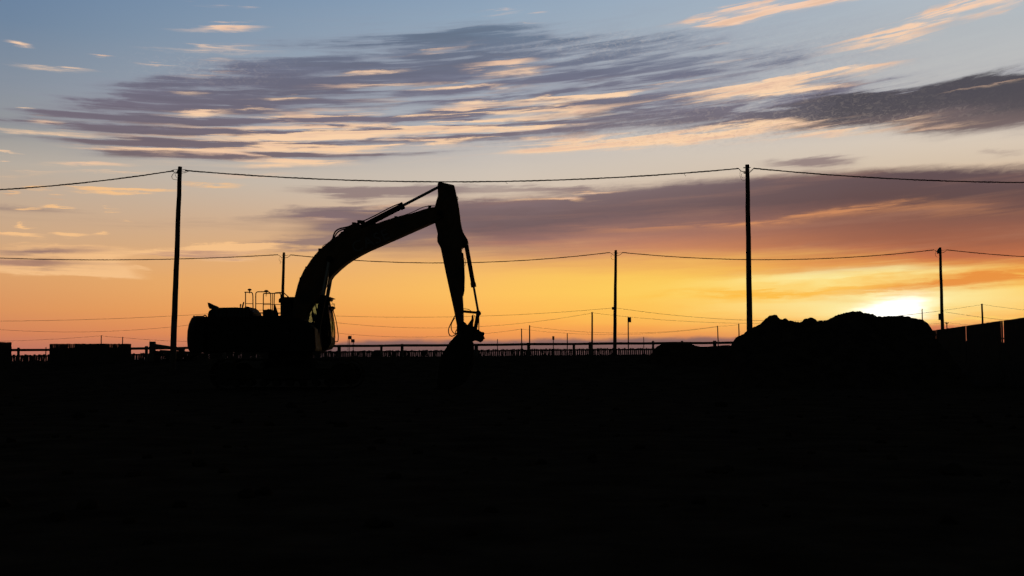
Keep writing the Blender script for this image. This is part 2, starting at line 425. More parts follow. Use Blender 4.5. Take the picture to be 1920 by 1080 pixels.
SOIL = (0.021, 0.017, 0.013)
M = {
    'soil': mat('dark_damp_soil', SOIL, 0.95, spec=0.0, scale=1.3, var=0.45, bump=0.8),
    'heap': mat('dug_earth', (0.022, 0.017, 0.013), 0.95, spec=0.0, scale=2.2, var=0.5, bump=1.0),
    'pole': mat('tarred_pole_wood', (0.045, 0.034, 0.026), 0.85, spec=0.1, scale=5, var=0.4, bump=0.5, stretch=(6, 6, 0.5)),
    'wood': mat('tarred_board', (0.030, 0.025, 0.021), 0.9, spec=0.1, scale=4, var=0.4, bump=0.4, stretch=(6, 6, 0.6)),
    'log': mat('weathered_log', (0.055, 0.046, 0.038), 0.9, spec=0.1, scale=4, var=0.4, bump=0.4, stretch=(0.6, 6, 6)),
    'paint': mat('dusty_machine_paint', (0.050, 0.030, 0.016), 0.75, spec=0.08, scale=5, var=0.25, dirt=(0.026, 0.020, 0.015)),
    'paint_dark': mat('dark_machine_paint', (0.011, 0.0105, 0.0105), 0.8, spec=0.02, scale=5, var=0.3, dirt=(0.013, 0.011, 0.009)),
    'steel': mat('muddy_steel', (0.015, 0.0135, 0.012), 0.9, spec=0.0, scale=8, var=0.4, dirt=(0.018, 0.0145, 0.011)),
    'chrome': mat('oily_rod_steel', (0.10, 0.10, 0.105), 0.42, metal=1.0, scale=10, var=0.2),
    'rubber': mat('black_rubber', (0.018, 0.018, 0.018), 0.75, spec=0.15, scale=12, var=0.3),
    'seat': mat('cab_seat_cloth', (0.03, 0.03, 0.034), 0.9, spec=0.05, scale=20, var=0.3),
    'decal': mat('faded_decal_film', (0.062, 0.062, 0.066), 0.7, spec=0.1, scale=9, var=0.2),
    'cable': mat('black_cable_sheath', (0.016, 0.015, 0.015), 0.7, spec=0.15, scale=15, var=0.3),
    'galv': mat('dull_galvanised_metal', (0.06, 0.06, 0.06), 0.75, spec=0.15, scale=9, var=0.3),
}
def glass():
    m = bpy.data.materials.new('tinted_cab_glass')
    m.use_nodes = True
    nt = m.node_tree
    nt.nodes.clear()
    o = nt.nodes.new('ShaderNodeOutputMaterial')
    t = nt.nodes.new('ShaderNodeBsdfTransparent')
    g = nt.nodes.new('ShaderNodeBsdfGlossy')
    f = nt.nodes.new('ShaderNodeFresnel')
    f.inputs[0].default_value = 1.45
    nz = nt.nodes.new('ShaderNodeTexNoise')
    nz.inputs['Scale'].default_value = 3.0
    cr = nt.nodes.new('ShaderNodeValToRGB')
    cr.color_ramp.elements[0].color = (0.60, 0.70, 0.72, 1)
    cr.color_ramp.elements[1].color = (0.66, 0.75, 0.78, 1)
    nt.links.new(nz.outputs[0], cr.inputs[0])
    nt.links.new(cr.outputs[0], t.inputs[0])
    g.inputs['Roughness'].default_value = 0.05
    mx = nt.nodes.new('ShaderNodeMixShader')
    fm = nt.nodes.new('ShaderNodeMath'); fm.operation = 'MULTIPLY'; fm.inputs[1].default_value = 0.22   # dusty panes mirror little
    nt.links.new(f.outputs[0], fm.inputs[0])
    nt.links.new(fm.outputs[0], mx.inputs[0])
    nt.links.new(t.outputs[0], mx.inputs[1])
    nt.links.new(g.outputs[0], mx.inputs[2])
    nt.links.new(mx.outputs[0], o.inputs[0])
    return m
M['glass'] = glass()

# ================================================================ mesh helpers
class MB:
    def __init__(s):
        s.v = []; s.f = []
    def prism(s, poly, y0, y1):
        """poly: (x, z) outline in metres, extruded along the depth axis"""
        a = sum(poly[i][0] * poly[(i + 1) % len(poly)][1] - poly[(i + 1) % len(poly)][0] * poly[i][1] for i in range(len(poly)))
        if a < 0: poly = poly[::-1]
        n = len(poly); b = len(s.v)
        s.v += [(x, y0, z) for x, z in poly] + [(x, y1, z) for x, z in poly]
        s.f.append(tuple(range(b, b + n)))
        s.f.append(tuple(range(b + 2 * n - 1, b + n - 1, -1)))
        for i in range(n):
            j = (i + 1) % n
            s.f.append((b + j, b + i, b + n + i, b + n + j))
        return s
    def box(s, x0, x1, y0, y1, z0, z1):
        return s.prism([(x0, z0), (x1, z0), (x1, z1), (x0, z1)], y0, y1)
    def tube(s, pts, r, seg=8, cap=True):
        pts = [Vector(p) for p in pts]
        rs = r if isinstance(r, (list, tuple)) else [r] * len(pts)
        up = None
        b = len(s.v)
        for i, p in enumerate(pts):
            d = (pts[min(i + 1, len(pts) - 1)] - pts[max(i - 1, 0)]).normalized()
            if up is None:
                up = d.orthogonal().normalized()
            up = (up - d * up.dot(d)).normalized()
            w = d.cross(up)
            for k in range(seg):
                a = 2 * math.pi * k / seg
                q = p + (up * math.cos(a) + w * math.sin(a)) * rs[i]
                s.v.append(tuple(q))
        for i in range(len(pts) - 1):
            for k in range(seg):
                k2 = (k + 1) % seg
                s.f.append((b + i * seg + k, b + i * seg + k2, b + (i + 1) * seg + k2, b + (i + 1) * seg + k))
        if cap:
            s.f.append(tuple(b + seg - 1 - k for k in range(seg)))
            e = b + (len(pts) - 1) * seg
            s.f.append(tuple(e + k for k in range(seg)))
        return s
    def slab(s, a, b, w, h):
        """straight bar from a to b, w wide (depth axis), h thick"""
        a = Vector(a); b = Vector(b)
        d = (b - a).normalized()
        side = Vector((0, 1, 0)); up = d.cross(side).normalized(); side = up.cross(d).normalized()
        i = len(s.v)
        for p in (a, b):
            for q, t in ((-1, -1), (1, -1), (1, 1), (-1, 1)):
                s.v.append(tuple(p + side * q * w / 2 + up * t * h / 2))
        s.f += [(i, i + 1, i + 2, i + 3), (i + 7, i + 6, i + 5, i + 4)]
        for k in range(4):
            l = (k + 1) % 4
            s.f.append((i + l, i + k, i + 4 + k, i + 4 + l))
        return s
    def lump(s, c, r, rng, sq=(1, 1, 1), rough=0.25):
        """rough stone or clod"""
        bm = bmesh.new()
        bmesh.ops.create_icosphere(bm, subdivisions=2, radius=1.0)
        b = len(s.v)
        for v in bm.verts:
            k = 1 + rng.uniform(-rough, rough)
            s.v.append((c[0] + v.co.x * r * sq[0] * k, c[1] + v.co.y * r * sq[1] * k, c[2] + v.co.z * r * sq[2] * k))
        for f in bm.faces:
            s.f.append(tuple(b + v.index for v in f.verts))
        bm.free()
        return s
    def mesh(s, name, m, off=(0, 0, 0), smooth=None):
        me = bpy.data.meshes.new(name)
        ox, oy, oz = off
        me.from_pydata([(x - ox, y - oy, z - oz) for x, y, z in s.v], [], s.f)
        me.materials.append(m)
        bm = bmesh.new(); bm.from_mesh(me)
        bmesh.ops.recalc_face_normals(bm, faces=bm.faces)
        bm.to_mesh(me); bm.free()
        if smooth:
            me.polygons.foreach_set('use_smooth', [True] * len(me.polygons))
            me.set_sharp_from_angle(angle=R(smooth))
        me.update()
        return me
    def build(s, name, m, parent=None, smooth=None, bevel=0.0, off=None):
        if off is None:
            off = root_loc(parent) if parent is not None else (0, 0, 0)
        o = bpy.data.objects.new(name, s.mesh(name, m, off, smooth))
        C.objects.link(o)
        if parent is not None:
            o.parent = parent
        elif off is not None:
            o.location = off
        if bevel:
            b = o.modifiers.new('bevel', 'BEVEL')
            b.width = bevel; b.segments = 2; b.limit_method = 'ANGLE'; b.angle_limit = R(35)
        return o

def root_loc(o):
    while o.parent is not None:
        o = o.parent
    return o.location

def tag(o, label, cat, group=None, kind=None):
    o['label'] = label
    o['category'] = cat
    if group: o['group'] = group
    if kind: o['kind'] = kind
    return o

def thing(name, label, cat, loc, group=None):
    o = bpy.data.objects.new(name, None)
    C.objects.link(o)
    o.location = loc
    o.empty_display_size = 0.3
    return tag(o, label, cat, group)

def curve(pts, n=6):
    """smooth path through points (Catmull-Rom)"""
    pts = [Vector(p) for p in pts]
    out = []
    for i in range(len(pts) - 1):
        p0 = pts[max(i - 1, 0)]; p1 = pts[i]; p2 = pts[i + 1]; p3 = pts[min(i + 2, len(pts) - 1)]
        for k in range(n):
            t = k / n
            out.append(0.5 * ((2 * p1) + (p2 - p0) * t + (2 * p0 - 5 * p1 + 4 * p2 - p3) * t * t + (3 * p1 - p0 - 3 * p2 + p3) * t ** 3))
    out.append(pts[-1])
    return out

def xz(px, py, Y):
    p = at(px, py, Y)
    return (p.x, p.z)

def pxm(n, Y):
    """n photograph pixels as metres at depth Y"""
    return n * Y / F_PX

# ================================================================ ground
def hsh(x, y):
    v = math.sin(x * 12.9898 + y * 78.233) * 43758.5453
    return v - math.floor(v)
def vnoise(x, y):
    ix, iy = math.floor(x), math.floor(y)
    fx, fy = x - ix, y - iy
    fx = fx * fx * (3 - 2 * fx); fy = fy * fy * (3 - 2 * fy)
    a, b, c, d = hsh(ix, iy), hsh(ix + 1, iy), hsh(ix, iy + 1), hsh(ix + 1, iy + 1)
    return (a + (b - a) * fx) * (1 - fy) + (c + (d - c) * fx) * fy
def fbm(x, y, o=4):
    s, a = 0.0, 0.5
    for k in range(o):
        s += a * (vnoise(x, y) - 0.5); x = x * 2.03 + 17.1; y = y * 2.03 + 5.7; a *= 0.5
    return s
def sst(a, b, x):
    t = max(0.0, min(1.0, (x - a) / (b - a)))
    return t * t * (3 - 2 * t)
EXC_Y = 41.0
EXC_G = 0.15
def bank_top(x):
    """level of the low bank the fences stand on"""
    return 1.16 + 0.30 * sst(-30, -6, x) + 0.10 * sst(-6, 16, x)
def ground_z(x, y):
    rough = 0.10 * fbm(x * 0.35, y * 0.35, 5) * (1 - sst(90, 160, abs(x) + y))
    rut = 0.05 * math.sin(x * 1.7 + y * 0.3) * fbm(x * 0.2 + 9, y * 0.12, 3)
    flat = sst(33, 36, y) * (1 - sst(44, 47, y)) * (1 - sst(7.5, 11, abs(x + 6.5)))
    base = 0.05 + 0.10 * sst(20, 38, y)
    z = base + (rough + rut) * (1 - flat)
    z = z * (1 - flat) + EXC_G * flat
    up = sst(47.5, 61.0, y) * (1 - sst(63.5, 74.0, y))
    z = z + (bank_top(x) - base) * up * (1 - sst(60, 120, abs(x)))
    return z
xs = sorted(set([round(-46 + i * 0.5, 2) for i in range(185)] + [s * v for s in (-1, 1) for v in (52, 60, 75, 100, 150, 250, 500, 1000, 2500, 6000)]))
ys = sorted(set([round(-6 + i * 0.5, 2) for i in range(163)] + [-6000, -2500, -800, -300, -100, -40, -15, 80, 90, 105, 130, 180, 260, 400, 700, 1500, 3500, 8000]))
gm = MB()
gm.v = [(x, y, ground_z(x, y)) for y in ys for x in xs]
nx = len(xs)
gm.f = [(j * nx + i, j * nx + i + 1, (j + 1) * nx + i + 1, (j + 1) * nx + i) for j in range(len(ys) - 1) for i in range(nx - 1)]
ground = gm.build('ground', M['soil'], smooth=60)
ground['kind'] = 'structure'
ground['label'] = 'dark bare earth of the building site'

rng = random.Random(11)
cl = MB()
for i in range(520):
    y = rng.uniform(6, 58)
    x = rng.uniform(-0.5, 0.5) * (y + 3)
    if 36 < y < 46 and -13 < x < 0: continue
    r = rng.uniform(0.02, 0.07) * (1 + (rng.random() < 0.05) * 1.5)
    cl.lump((x, y, ground_z(x, y) + r * 0.2), r, rng, (1, 1, 0.7))
co = cl.build('loose_clods', M['heap'], smooth=50)
tag(co, 'loose clods of dark earth strewn over the bare ground', 'clods', kind='stuff')

# ================================================================ the earth mound in front of the low sun
MD_Y = 45.0
prof = [(1362, 668), (1370, 650), (1375.5, 639.7), (1380, 632.8), (1388, 629.5), (1395, 626), (1403, 619), (1408.7, 615.6), (1416, 612.5), (1427, 606.5), (1432, 601), (1436, 596.8), (1439, 595.5), (1443, 591.6), (1449, 590.8), (1456.9, 590.2), (1460, 595),
        (1463.7, 598.2), (1468, 598.8), (1472.5, 596.3), (1475.5, 597.5), (1478.6, 600.7), (1488, 602.2), (1494, 603.8), (1500, 604.6), (1504.5, 603), (1507, 599), (1510.7, 597.3), (1516, 596.6), (1521, 595), (1527, 597.2), (1531, 599.6), (1532.5, 602.3), (1539, 600.5), (1544, 602), (1550.8, 600),
        (1556, 597.5), (1560, 596), (1566, 592), (1571.4, 590), (1579, 588.6), (1587.5, 585.4), (1594, 584.6), (1599, 583), (1606, 584), (1612.7, 582.6), (1616, 584.3), (1619.6, 587), (1628, 587.4), (1638, 588.6), (1641, 591), (1644.8, 593.8), (1650, 592.6), (1656, 593.8), (1664, 592.4), (1672, 592.0), (1681, 593),
        (1690.6, 591.6), (1698, 593.4), (1703, 592.6), (1706.6, 593.6), (1711, 596.3), (1718, 596.9), (1724, 598.4), (1729.6, 598.6), (1735, 602.4), (1741, 606.5), (1745.6, 613), (1748, 622), (1752, 640), (1762, 668)]
_rg = random.Random(23)
_d = []
for (a_, ya_), (b_, yb_) in zip(prof, prof[1:]):      # small clods along the crest between the surveyed points
    n_ = max(1, int((b_ - a_) / 1.7))
    for k_ in range(n_):
        j_ = _rg.uniform(-1.0, 0.7) if k_ else 0.0
        _d.append((a_ + (b_ - a_) * k_ / n_, ya_ + (yb_ - ya_) * k_ / n_ + j_))
prof = _d + [prof[-1]]
pw = [xz(px, py, MD_Y) for px, py in prof]
def ridge(x):
    if x <= pw[0][0] or x >= pw[-1][0]: return 0.0
    for (a, za), (b, zb) in zip(pw, pw[1:]):
        if a <= x <= b:
            return za + (zb - za) * (x - a) / (b - a)
mm = MB()
NX, NY = 520, 70
x0, x1 = pw[0][0] - 1.2, pw[-1][0] + 1.2
sm = [max(ridge(x0 + (x1 - x0) * i / NX), 0.0) for i in range(NX + 1)]
smooth_r = [sum(sm[max(0, i - 9):i + 10]) / len(sm[max(0, i - 9):i + 10]) for i in range(NX + 1)]
for j in range(NY + 1):
    y = MD_Y - 4.4 + 8.4 * j / NY
    t = y - MD_Y
    reach = 4.2 if t < 0 else 3.8
    k = max(0.0, 1 - abs(t) / reach)
    for i in range(NX + 1):
        x = x0 + (x1 - x0) * i / NX
        near = math.exp(-(t / 0.35) ** 2)
        r = sm[i] * near + smooth_r[i] * (1 - near)
        fall = k ** 0.85
        lum = fbm(x * 1.3, y * 1.3, 5) * 0.55 + fbm(x * 5.0, y * 5.0, 3) * 0.16
        h = r * fall * (0.985 if abs(t) < 0.2 else 0.93) + lum * (1 - near) * min(1, k * 3) * min(1.0, r)
        h = min(h, r * (1 - 0.16 * min(1, abs(t) / 0.8)) if abs(t) > 0.15 else r)
        if abs(t) < 0.06: h = r
        g = ground_z(x, y)
        mm.v.append((x, y, max(h, 0.0) if r > 0.05 and h > g - 0.25 else g - 0.25))
w = NX + 1
mm.f = [(j * w + i, j * w + i + 1, (j + 1) * w + i + 1, (j + 1) * w + i) for j in range(NY) for i in range(NX)]
md = thing('earth_mound', 'large heap of dug earth with the sun setting behind its crest', 'mound', (13.0, MD_Y, 0.1))
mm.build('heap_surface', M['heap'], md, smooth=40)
lm_ = MB()
for i in range(300):
    x = rng.uniform(at(1384, 640, MD_Y).x, at(1740, 640, MD_Y).x)
    t = rng.uniform(-3.6, 2.4)
    if abs(t) < 0.25: t = -0.4
    k = max(0.0, 1 - abs(t) / (4.2 if t < 0 else 3.8)) ** 0.85
    z = ridge(x) * k * 0.9
    r = rng.uniform(0.03, 0.10)
    if z + r > ridge(x) - 0.12 or z < 0.2: continue
    lm_.lump((x, MD_Y + t, z), r, rng, (1, 1, 0.8))
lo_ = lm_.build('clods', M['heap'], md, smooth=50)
lo_['kind'] = 'stuff'

# small heap half hiding the rail
def small_heap(name, label, pts, Y, depth, loc_px):
    pp = [xz(a, b, Y) for a, b in pts]
    m = MB()
    n, q = 90, 22
    xa, xb = pp[0][0], pp[-1][0]
    for j in range(q + 1):
        t = -1 + 2 * j / q
        for i in range(n + 1):
            x = xa + (xb - xa) * i / n
            for (a, za), (b, zb) in zip(pp, pp[1:]):
                if a <= x <= b + 1e-6:
                    h = za + (zb - za) * (x - a) / (b - a); break
            y = Y + t * depth
            g = ground_z(x, y) - 0.15
            k = max(0.0, 1 - abs(t)) ** 0.7
            z = g + (h - g) * k + fbm(x * 3, y * 3, 4) * 0.16 * (1 - math.exp(-(t * depth / 0.2) ** 2)) * min(1, 3 * k)
            m.v.append((x, y, min(z, h)))
    w = n + 1
    m.f = [(j * w + i, j * w + i + 1, (j + 1) * w + i + 1, (j + 1) * w + i) for j in range(q) for i in range(n)]
    p = at(loc_px[0], loc_px[1], Y)
    o = m.build(name, M['heap'], None, smooth=40, off=(p.x, Y, ground_z(p.x, Y)))
    return tag(o, label, 'heap')
small_heap('earth_heap', 'low flat-topped heap of earth in front of the rail fence', [(1216, 672), (1226, 656), (1231, 650), (1236, 647.5), (1240, 645.4), (1252, 645), (1266, 644.2), (1279, 644.8), (1295, 645.2), (1304, 648), (1314, 650.2), (1326, 650), (1336, 649), (1345, 648.6), (1356, 647.4), (1366, 647), (1378, 650), (1392, 672)], 57.0, 1.7, (1285, 660))

# ================================================================ excavator
EX0 = at(545, 660, EXC_Y).x
ex = thing('excavator', 'large tracked excavator with raised boom and bucket curled to the ground', 'excavator', (EX0, EXC_Y, EXC_G))
def P3(px, py, Y=EXC_Y): return at(px, py, Y)
def poly(pts):
    """(px, py, Y) list to metres; the Y is the depth at which that edge is seen"""
    return [xz(*p) for p in pts]
def rod(a, b, r, seg=14): return MB().tube([a, b], r, seg)
def pin(px, py, y0, y1, r, Y=EXC_Y):
    x, z = xz(px, py, Y)
    return MB().tube([(x, y0, z), (x, y1, z)], r, 16)
Y0 = EXC_Y

# --- undercarriage
swing = MB().tube([(EX0, Y0, 0.75), (EX0, Y0, 1.16), (EX0, Y0, 1.16), (EX0, Y0, 1.50)], [0.95, 0.95, 0.78, 0.78], 32)
swing.box(EX0 - 0.55, EX0 + 0.55, Y0 - 1.05, Y0 + 1.05, 0.45, 0.95)
swing.build('swing_ring_and_carbody', M['steel'], ex, smooth=35)
TL, TR_, TZ = 1.98, 0.49, EXC_G + 0.535       # half length between wheel centres, wheel radius, axle height
shoe_me = MB()
shoe_me.box(-0.095, 0.095, -0.30, 0.30, 0.0, 0.028)
for gx_ in (-0.075, 0.0, 0.075):
    shoe_me.box(gx_ - 0.008, gx_ + 0.008, -0.299, 0.299, 0.027, 0.052)
shoe_mesh = shoe_me.mesh('shoe', M['steel'])
for side in (-1, 1):
    ty = Y0 + side * 1.22
    fr = MB()
    fr.prism([(EX0 - TL, TZ - 0.16), (EX0 + TL, TZ - 0.16), (EX0 + TL, TZ + 0.12), (EX0 + TL * 0.4, TZ + 0.22), (EX0 - TL * 0.4, TZ + 0.22), (EX0 - TL, TZ + 0.12)], ty - 0.17, ty + 0.17)
    tr = fr.build('track', M['steel'], ex, bevel=0.02)
    for nm, wx in (('sprocket', -TL), ('idler', TL)):
        wh = MB()
        n = 22 if nm == 'sprocket' else 28
        ring = []
        for k in range(n * (2 if nm == 'sprocket' else 1)):
            a = 2 * math.pi * k / (n * (2 if nm == 'sprocket' else 1))
            rr = TR_ - 0.10 + (0.035 if (nm == 'sprocket' and k % 2) else 0.0)
            ring.append((EX0 + wx + math.cos(a) * rr, TZ + math.sin(a) * rr))
        wh.prism(ring, ty - 0.06, ty + 0.06)
        wh.tube([(EX0 + wx, ty - 0.2, TZ), (EX0 + wx, ty + 0.2, TZ)], 0.16, 18)
        wh.build(nm, M['steel'], tr, smooth=30)
    for k in range(8):
        wx = EX0 - TL * 0.82 + k * TL * 1.64 / 7
        MB().tube([(wx, ty - 0.2, TZ - 0.30), (wx, ty + 0.2, TZ - 0.30)], 0.115, 14).build('roller', M['steel'], tr, smooth=35)
    for wx in (-0.7, 0.7):
        MB().tube([(EX0 + wx, ty - 0.15, TZ + 0.33), (EX0 + wx, ty + 0.15, TZ + 0.33)], 0.085, 12).build('roller', M['steel'], tr, smooth=35)
    per = 4 * TL + 2 * math.pi * TR_
    n = 50
    for k in range(n):
        s_ = per * k / n
        if s_ < 2 * TL: p = (-TL + s_, TR_); a = 0.0
        elif s_ < 2 * TL + math.pi * TR_:
            q = (s_ - 2 * TL) / TR_; p = (TL + math.sin(q) * TR_, math.cos(q) * TR_); a = q
        elif s_ < 4 * TL + math.pi * TR_:
            p = (TL - (s_ - 2 * TL - math.pi * TR_), -TR_); a = math.pi
        else:
            q = (s_ - 4 * TL - math.pi * TR_) / TR_; p = (-TL - math.sin(q) * TR_, -math.cos(q) * TR_); a = math.pi + q
        so = bpy.data.objects.new('shoe', shoe_mesh)
        C.objects.link(so)
        so.parent = tr
        so.location = (p[0], ty - Y0, TZ + p[1] - EXC_G)
        so.rotation_euler = (0, a, 0)

# --- upper structure
cw = MB()
cwp = [(366.5, 597.2), (372, 595.6), (388, 595.2), (402, 595.2), (402, 660), (366, 661), (360.5, 658), (357.6, 651), (356.4, 637), (357.6, 620), (360.6, 608)]
rows = 11
outl = [xz(a, b, EXC_Y) for a, b in cwp]
for j in range(rows):
    t = -1 + 2 * j / (rows - 1)
    yy = Y0 + t * 1.45
    back = 0.42 * abs(t) ** 2.2 + 0.10 * max(0, abs(t) - 0.8) / 0.2
    for k, (x, z) in enumerate(outl):
        xr = outl[3][0]
        f = min(1, max(0, (xr - x) / (xr - outl[8][0])))
        cw.v.append((x + back * f, yy, z - 0.05 * abs(t) ** 4 * (1 if z > 2 else 0)))
m_ = len(outl)
for j in range(rows - 1):
    for k in range(m_):
        l = (k + 1) % m_
        cw.f.append((j * m_ + k, j * m_ + l, (j + 1) * m_ + l, (j + 1) * m_ + k))
cw.f.append(tuple(range(m_ - 1, -1, -1)))
cw.f.append(tuple((rows - 1) * m_ + k for k in range(m_)))
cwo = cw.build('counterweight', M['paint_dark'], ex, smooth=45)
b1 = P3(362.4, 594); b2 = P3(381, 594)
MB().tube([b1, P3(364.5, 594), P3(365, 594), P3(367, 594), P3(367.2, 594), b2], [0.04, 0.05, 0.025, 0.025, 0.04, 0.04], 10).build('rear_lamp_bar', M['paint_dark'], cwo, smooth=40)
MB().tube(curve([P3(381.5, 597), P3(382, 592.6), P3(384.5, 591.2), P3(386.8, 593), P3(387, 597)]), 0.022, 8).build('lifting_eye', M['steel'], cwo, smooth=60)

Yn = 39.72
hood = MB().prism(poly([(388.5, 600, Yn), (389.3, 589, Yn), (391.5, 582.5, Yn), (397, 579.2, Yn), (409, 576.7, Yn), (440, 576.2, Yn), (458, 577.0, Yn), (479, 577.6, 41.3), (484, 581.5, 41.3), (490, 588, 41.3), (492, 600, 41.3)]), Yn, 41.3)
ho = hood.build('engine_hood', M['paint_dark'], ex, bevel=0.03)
for k in range(9):     # louvres in the near side
    xa, za = xz(404, 586 - 0 * k, Yn)
    MB().box(xa + k * 0.135, xa + k * 0.135 + 0.10, Yn - 0.022, Yn + 0.01, za - 0.16, za + 0.14).build('louvre', M['rubber'], ho)
MB().prism(poly([(391, 567.3, Y0), (399, 571.2, Y0), (408.6, 575.2, Y0), (408, 579.5, Y0), (395, 579.5, Y0), (392.4, 575, Y0)]), Y0 - 0.16, Y0 + 0.16).build('exhaust_stack', M['paint_dark'], ho, bevel=0.015)
mr = MB().prism(poly([(451.8, 578, Yn), (452.3, 573, Yn), (454.6, 566.2, Yn), (456, 565.4, Yn), (455.6, 570, Yn), (453.4, 578, Yn)]), Yn + 0.1, Yn + 0.16)
mr.prism(poly([(448.2, 571.5, Yn), (449.2, 569.2, Yn), (450.6, 570, Yn), (450.4, 572.4, Yn), (449.6, 578, Yn), (448.6, 578, Yn)]), Yn + 0.1, Yn + 0.14)
mr.tube([P3(449.5, 572, Yn + 0.12), P3(453, 571.5, Yn + 0.12)], 0.012, 6)
mr.build('side_mirror', M['rubber'], ho)

deck = MB().prism(poly([(388.5, 596, Yn), (470, 592, Yn), (533, 591.6, Yn), (556, 597, Yn), (580, 606, Yn), (590, 616, Yn), (592, 655, Yn), (590, 659, Yn), (388.5, 660, Yn)]), Yn, 41.05)
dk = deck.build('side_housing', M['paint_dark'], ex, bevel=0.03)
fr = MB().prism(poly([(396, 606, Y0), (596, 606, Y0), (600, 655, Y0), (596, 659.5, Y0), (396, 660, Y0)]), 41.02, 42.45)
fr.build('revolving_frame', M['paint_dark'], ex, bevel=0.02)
for k, (pa, pb) in enumerate(((394, 440), (443, 490), (493, 545))):      # doors on the near side, handles
    xa, za = xz(pa, 597, Yn); xb, zb = xz(pb, 653, Yn)
    d_ = MB().box(xa, xb, Yn - 0.018, Yn + 0.005, zb, za).build('service_door', M['paint_dark'], dk, bevel=0.008)
    MB().box(xb - 0.2, xb - 0.08, Yn - 0.04, Yn - 0.017, (za + zb) / 2, (za + zb) / 2 + 0.04).build('door_handle', M['rubber'], d_)

# things on the deck between hood and cab
bt = MB().prism(poly([(493.8, 594, 39.9), (493.8, 581.2, 39.9), (501, 580.4, 39.9), (502.4, 578.6, 39.9), (503.4, 580.2, 39.9), (508.9, 580.6, 39.9), (509.2, 594, 39.9)]), 39.9, 40.5)
bt.build('tool_box', M['paint_dark'], ex, bevel=0.01)
st = MB().prism(poly([(513.6, 594, 39.9), (513.6, 572, 39.9), (515.4, 570, 39.9), (520.8, 586, 39.9), (526.8, 586, 39.9), (526.8, 588, 39.9), (521.5, 588, 39.9), (521.5, 594, 39.9)]), 39.9, 39.94)
st.build('step_plate', M['paint_dark'], ex)
st = MB().prism(poly([(488, 585.6, 39.9), (494, 585.6, 39.9), (494, 587.2, 39.9), (488, 587.2, 39.9)]), 39.9, 40.2)
st.build('step_plate', M['paint_dark'], ex)

# handrails
def rail(pts, r, name='handrail', Y=39.9, parent=ex, sm=5):
    return MB().tube(curve([P3(a, b, Y) for a, b in pts], sm), r, 8).build(name, M['paint_dark'], parent, smooth=60)
RT = 0.018
h1 = rail([(460.4, 579), (460.4, 560), (460.5, 548.6), (461.5, 548.0), (466, 547.9), (470.5, 548.0), (472.7, 549.2), (473.8, 552.5), (474.2, 560), (474.4, 579)], RT, Y=39.8)
rail([(460.4, 569.4), (467, 569.4), (474.2, 569.4)], 0.012, 'cross_bar', 39.8, h1)
rail([(458.4, 548.0), (461.5, 548.0)], RT, 'rail_end', 39.8, h1)
h2 = rail([(479.4, 582), (479.5, 570), (479.6, 552), (480.4, 549), (482.6, 547.4), (486, 547.1), (500, 547.1), (503.6, 547.4), (506.2, 549), (507.3, 552), (507.6, 560), (507.8, 582)], RT, Y=39.9)
rail([(479.6, 569.5), (493.6, 569.5)], 0.012, 'cross_bar', 39.9, h2)
h3 = rail([(493.4, 592), (493.6, 575), (493.9, 553), (494.3, 550.8), (496, 550.3), (505, 550.1), (512, 550.0), (526.5, 549.4)], RT, Y=40.3)
rail([(493.8, 570.9), (507, 570.9), (526, 570.8)], 0.012, 'cross_bar', 40.3, h3)
rail([(494, 569.0), (507.5, 569.0)], 0.010, 'cross_bar', 40.3, h3)
rail([(510.9, 590), (510.9, 570), (510.9, 550.2)], 0.014, 'post', 40.3, h3)
h4 = rail([(513.7, 590), (513.9, 572), (514.3, 553), (515, 550.2), (517.2, 549.1), (521, 548.9), (523.6, 549.3), (525.6, 551), (526.5, 554), (526.7, 570), (526.7, 588)], RT, Y=39.9)
h5 = rail([(516, 548.9), (526, 548.4), (531.8, 549.2), (536, 552.6), (544.6, 560.2)], RT, Y=40.6)
def dome(px, py, wpx, Y, parent):
    r = pxm(wpx / 2, Y)
    c = P3(px, py, Y)
    MB().tube([c + Vector((0, 0, -0.12)), c + Vector((0, 0, -0.03)), c + Vector((0, 0, -0.02)), c + Vector((0, 0, 0.0)), c + Vector((0, 0, 0.025)), c + Vector((0, 0, 0.045))], [0.015, 0.022, r * 0.7, r, r * 0.9, r * 0.3], 20).build('antenna_dome', M['galv'], parent, smooth=50)
dome(468, 543.6, 7.8, 39.8, h1)
dome(499.3, 546.0, 8.0, 39.9, h2)
rail([(499.3, 549), (499.5, 552.5), (498.2, 554.6), (499.6, 555.3), (500.4, 554)], 0.006, 'antenna_lead', 39.9, h2)

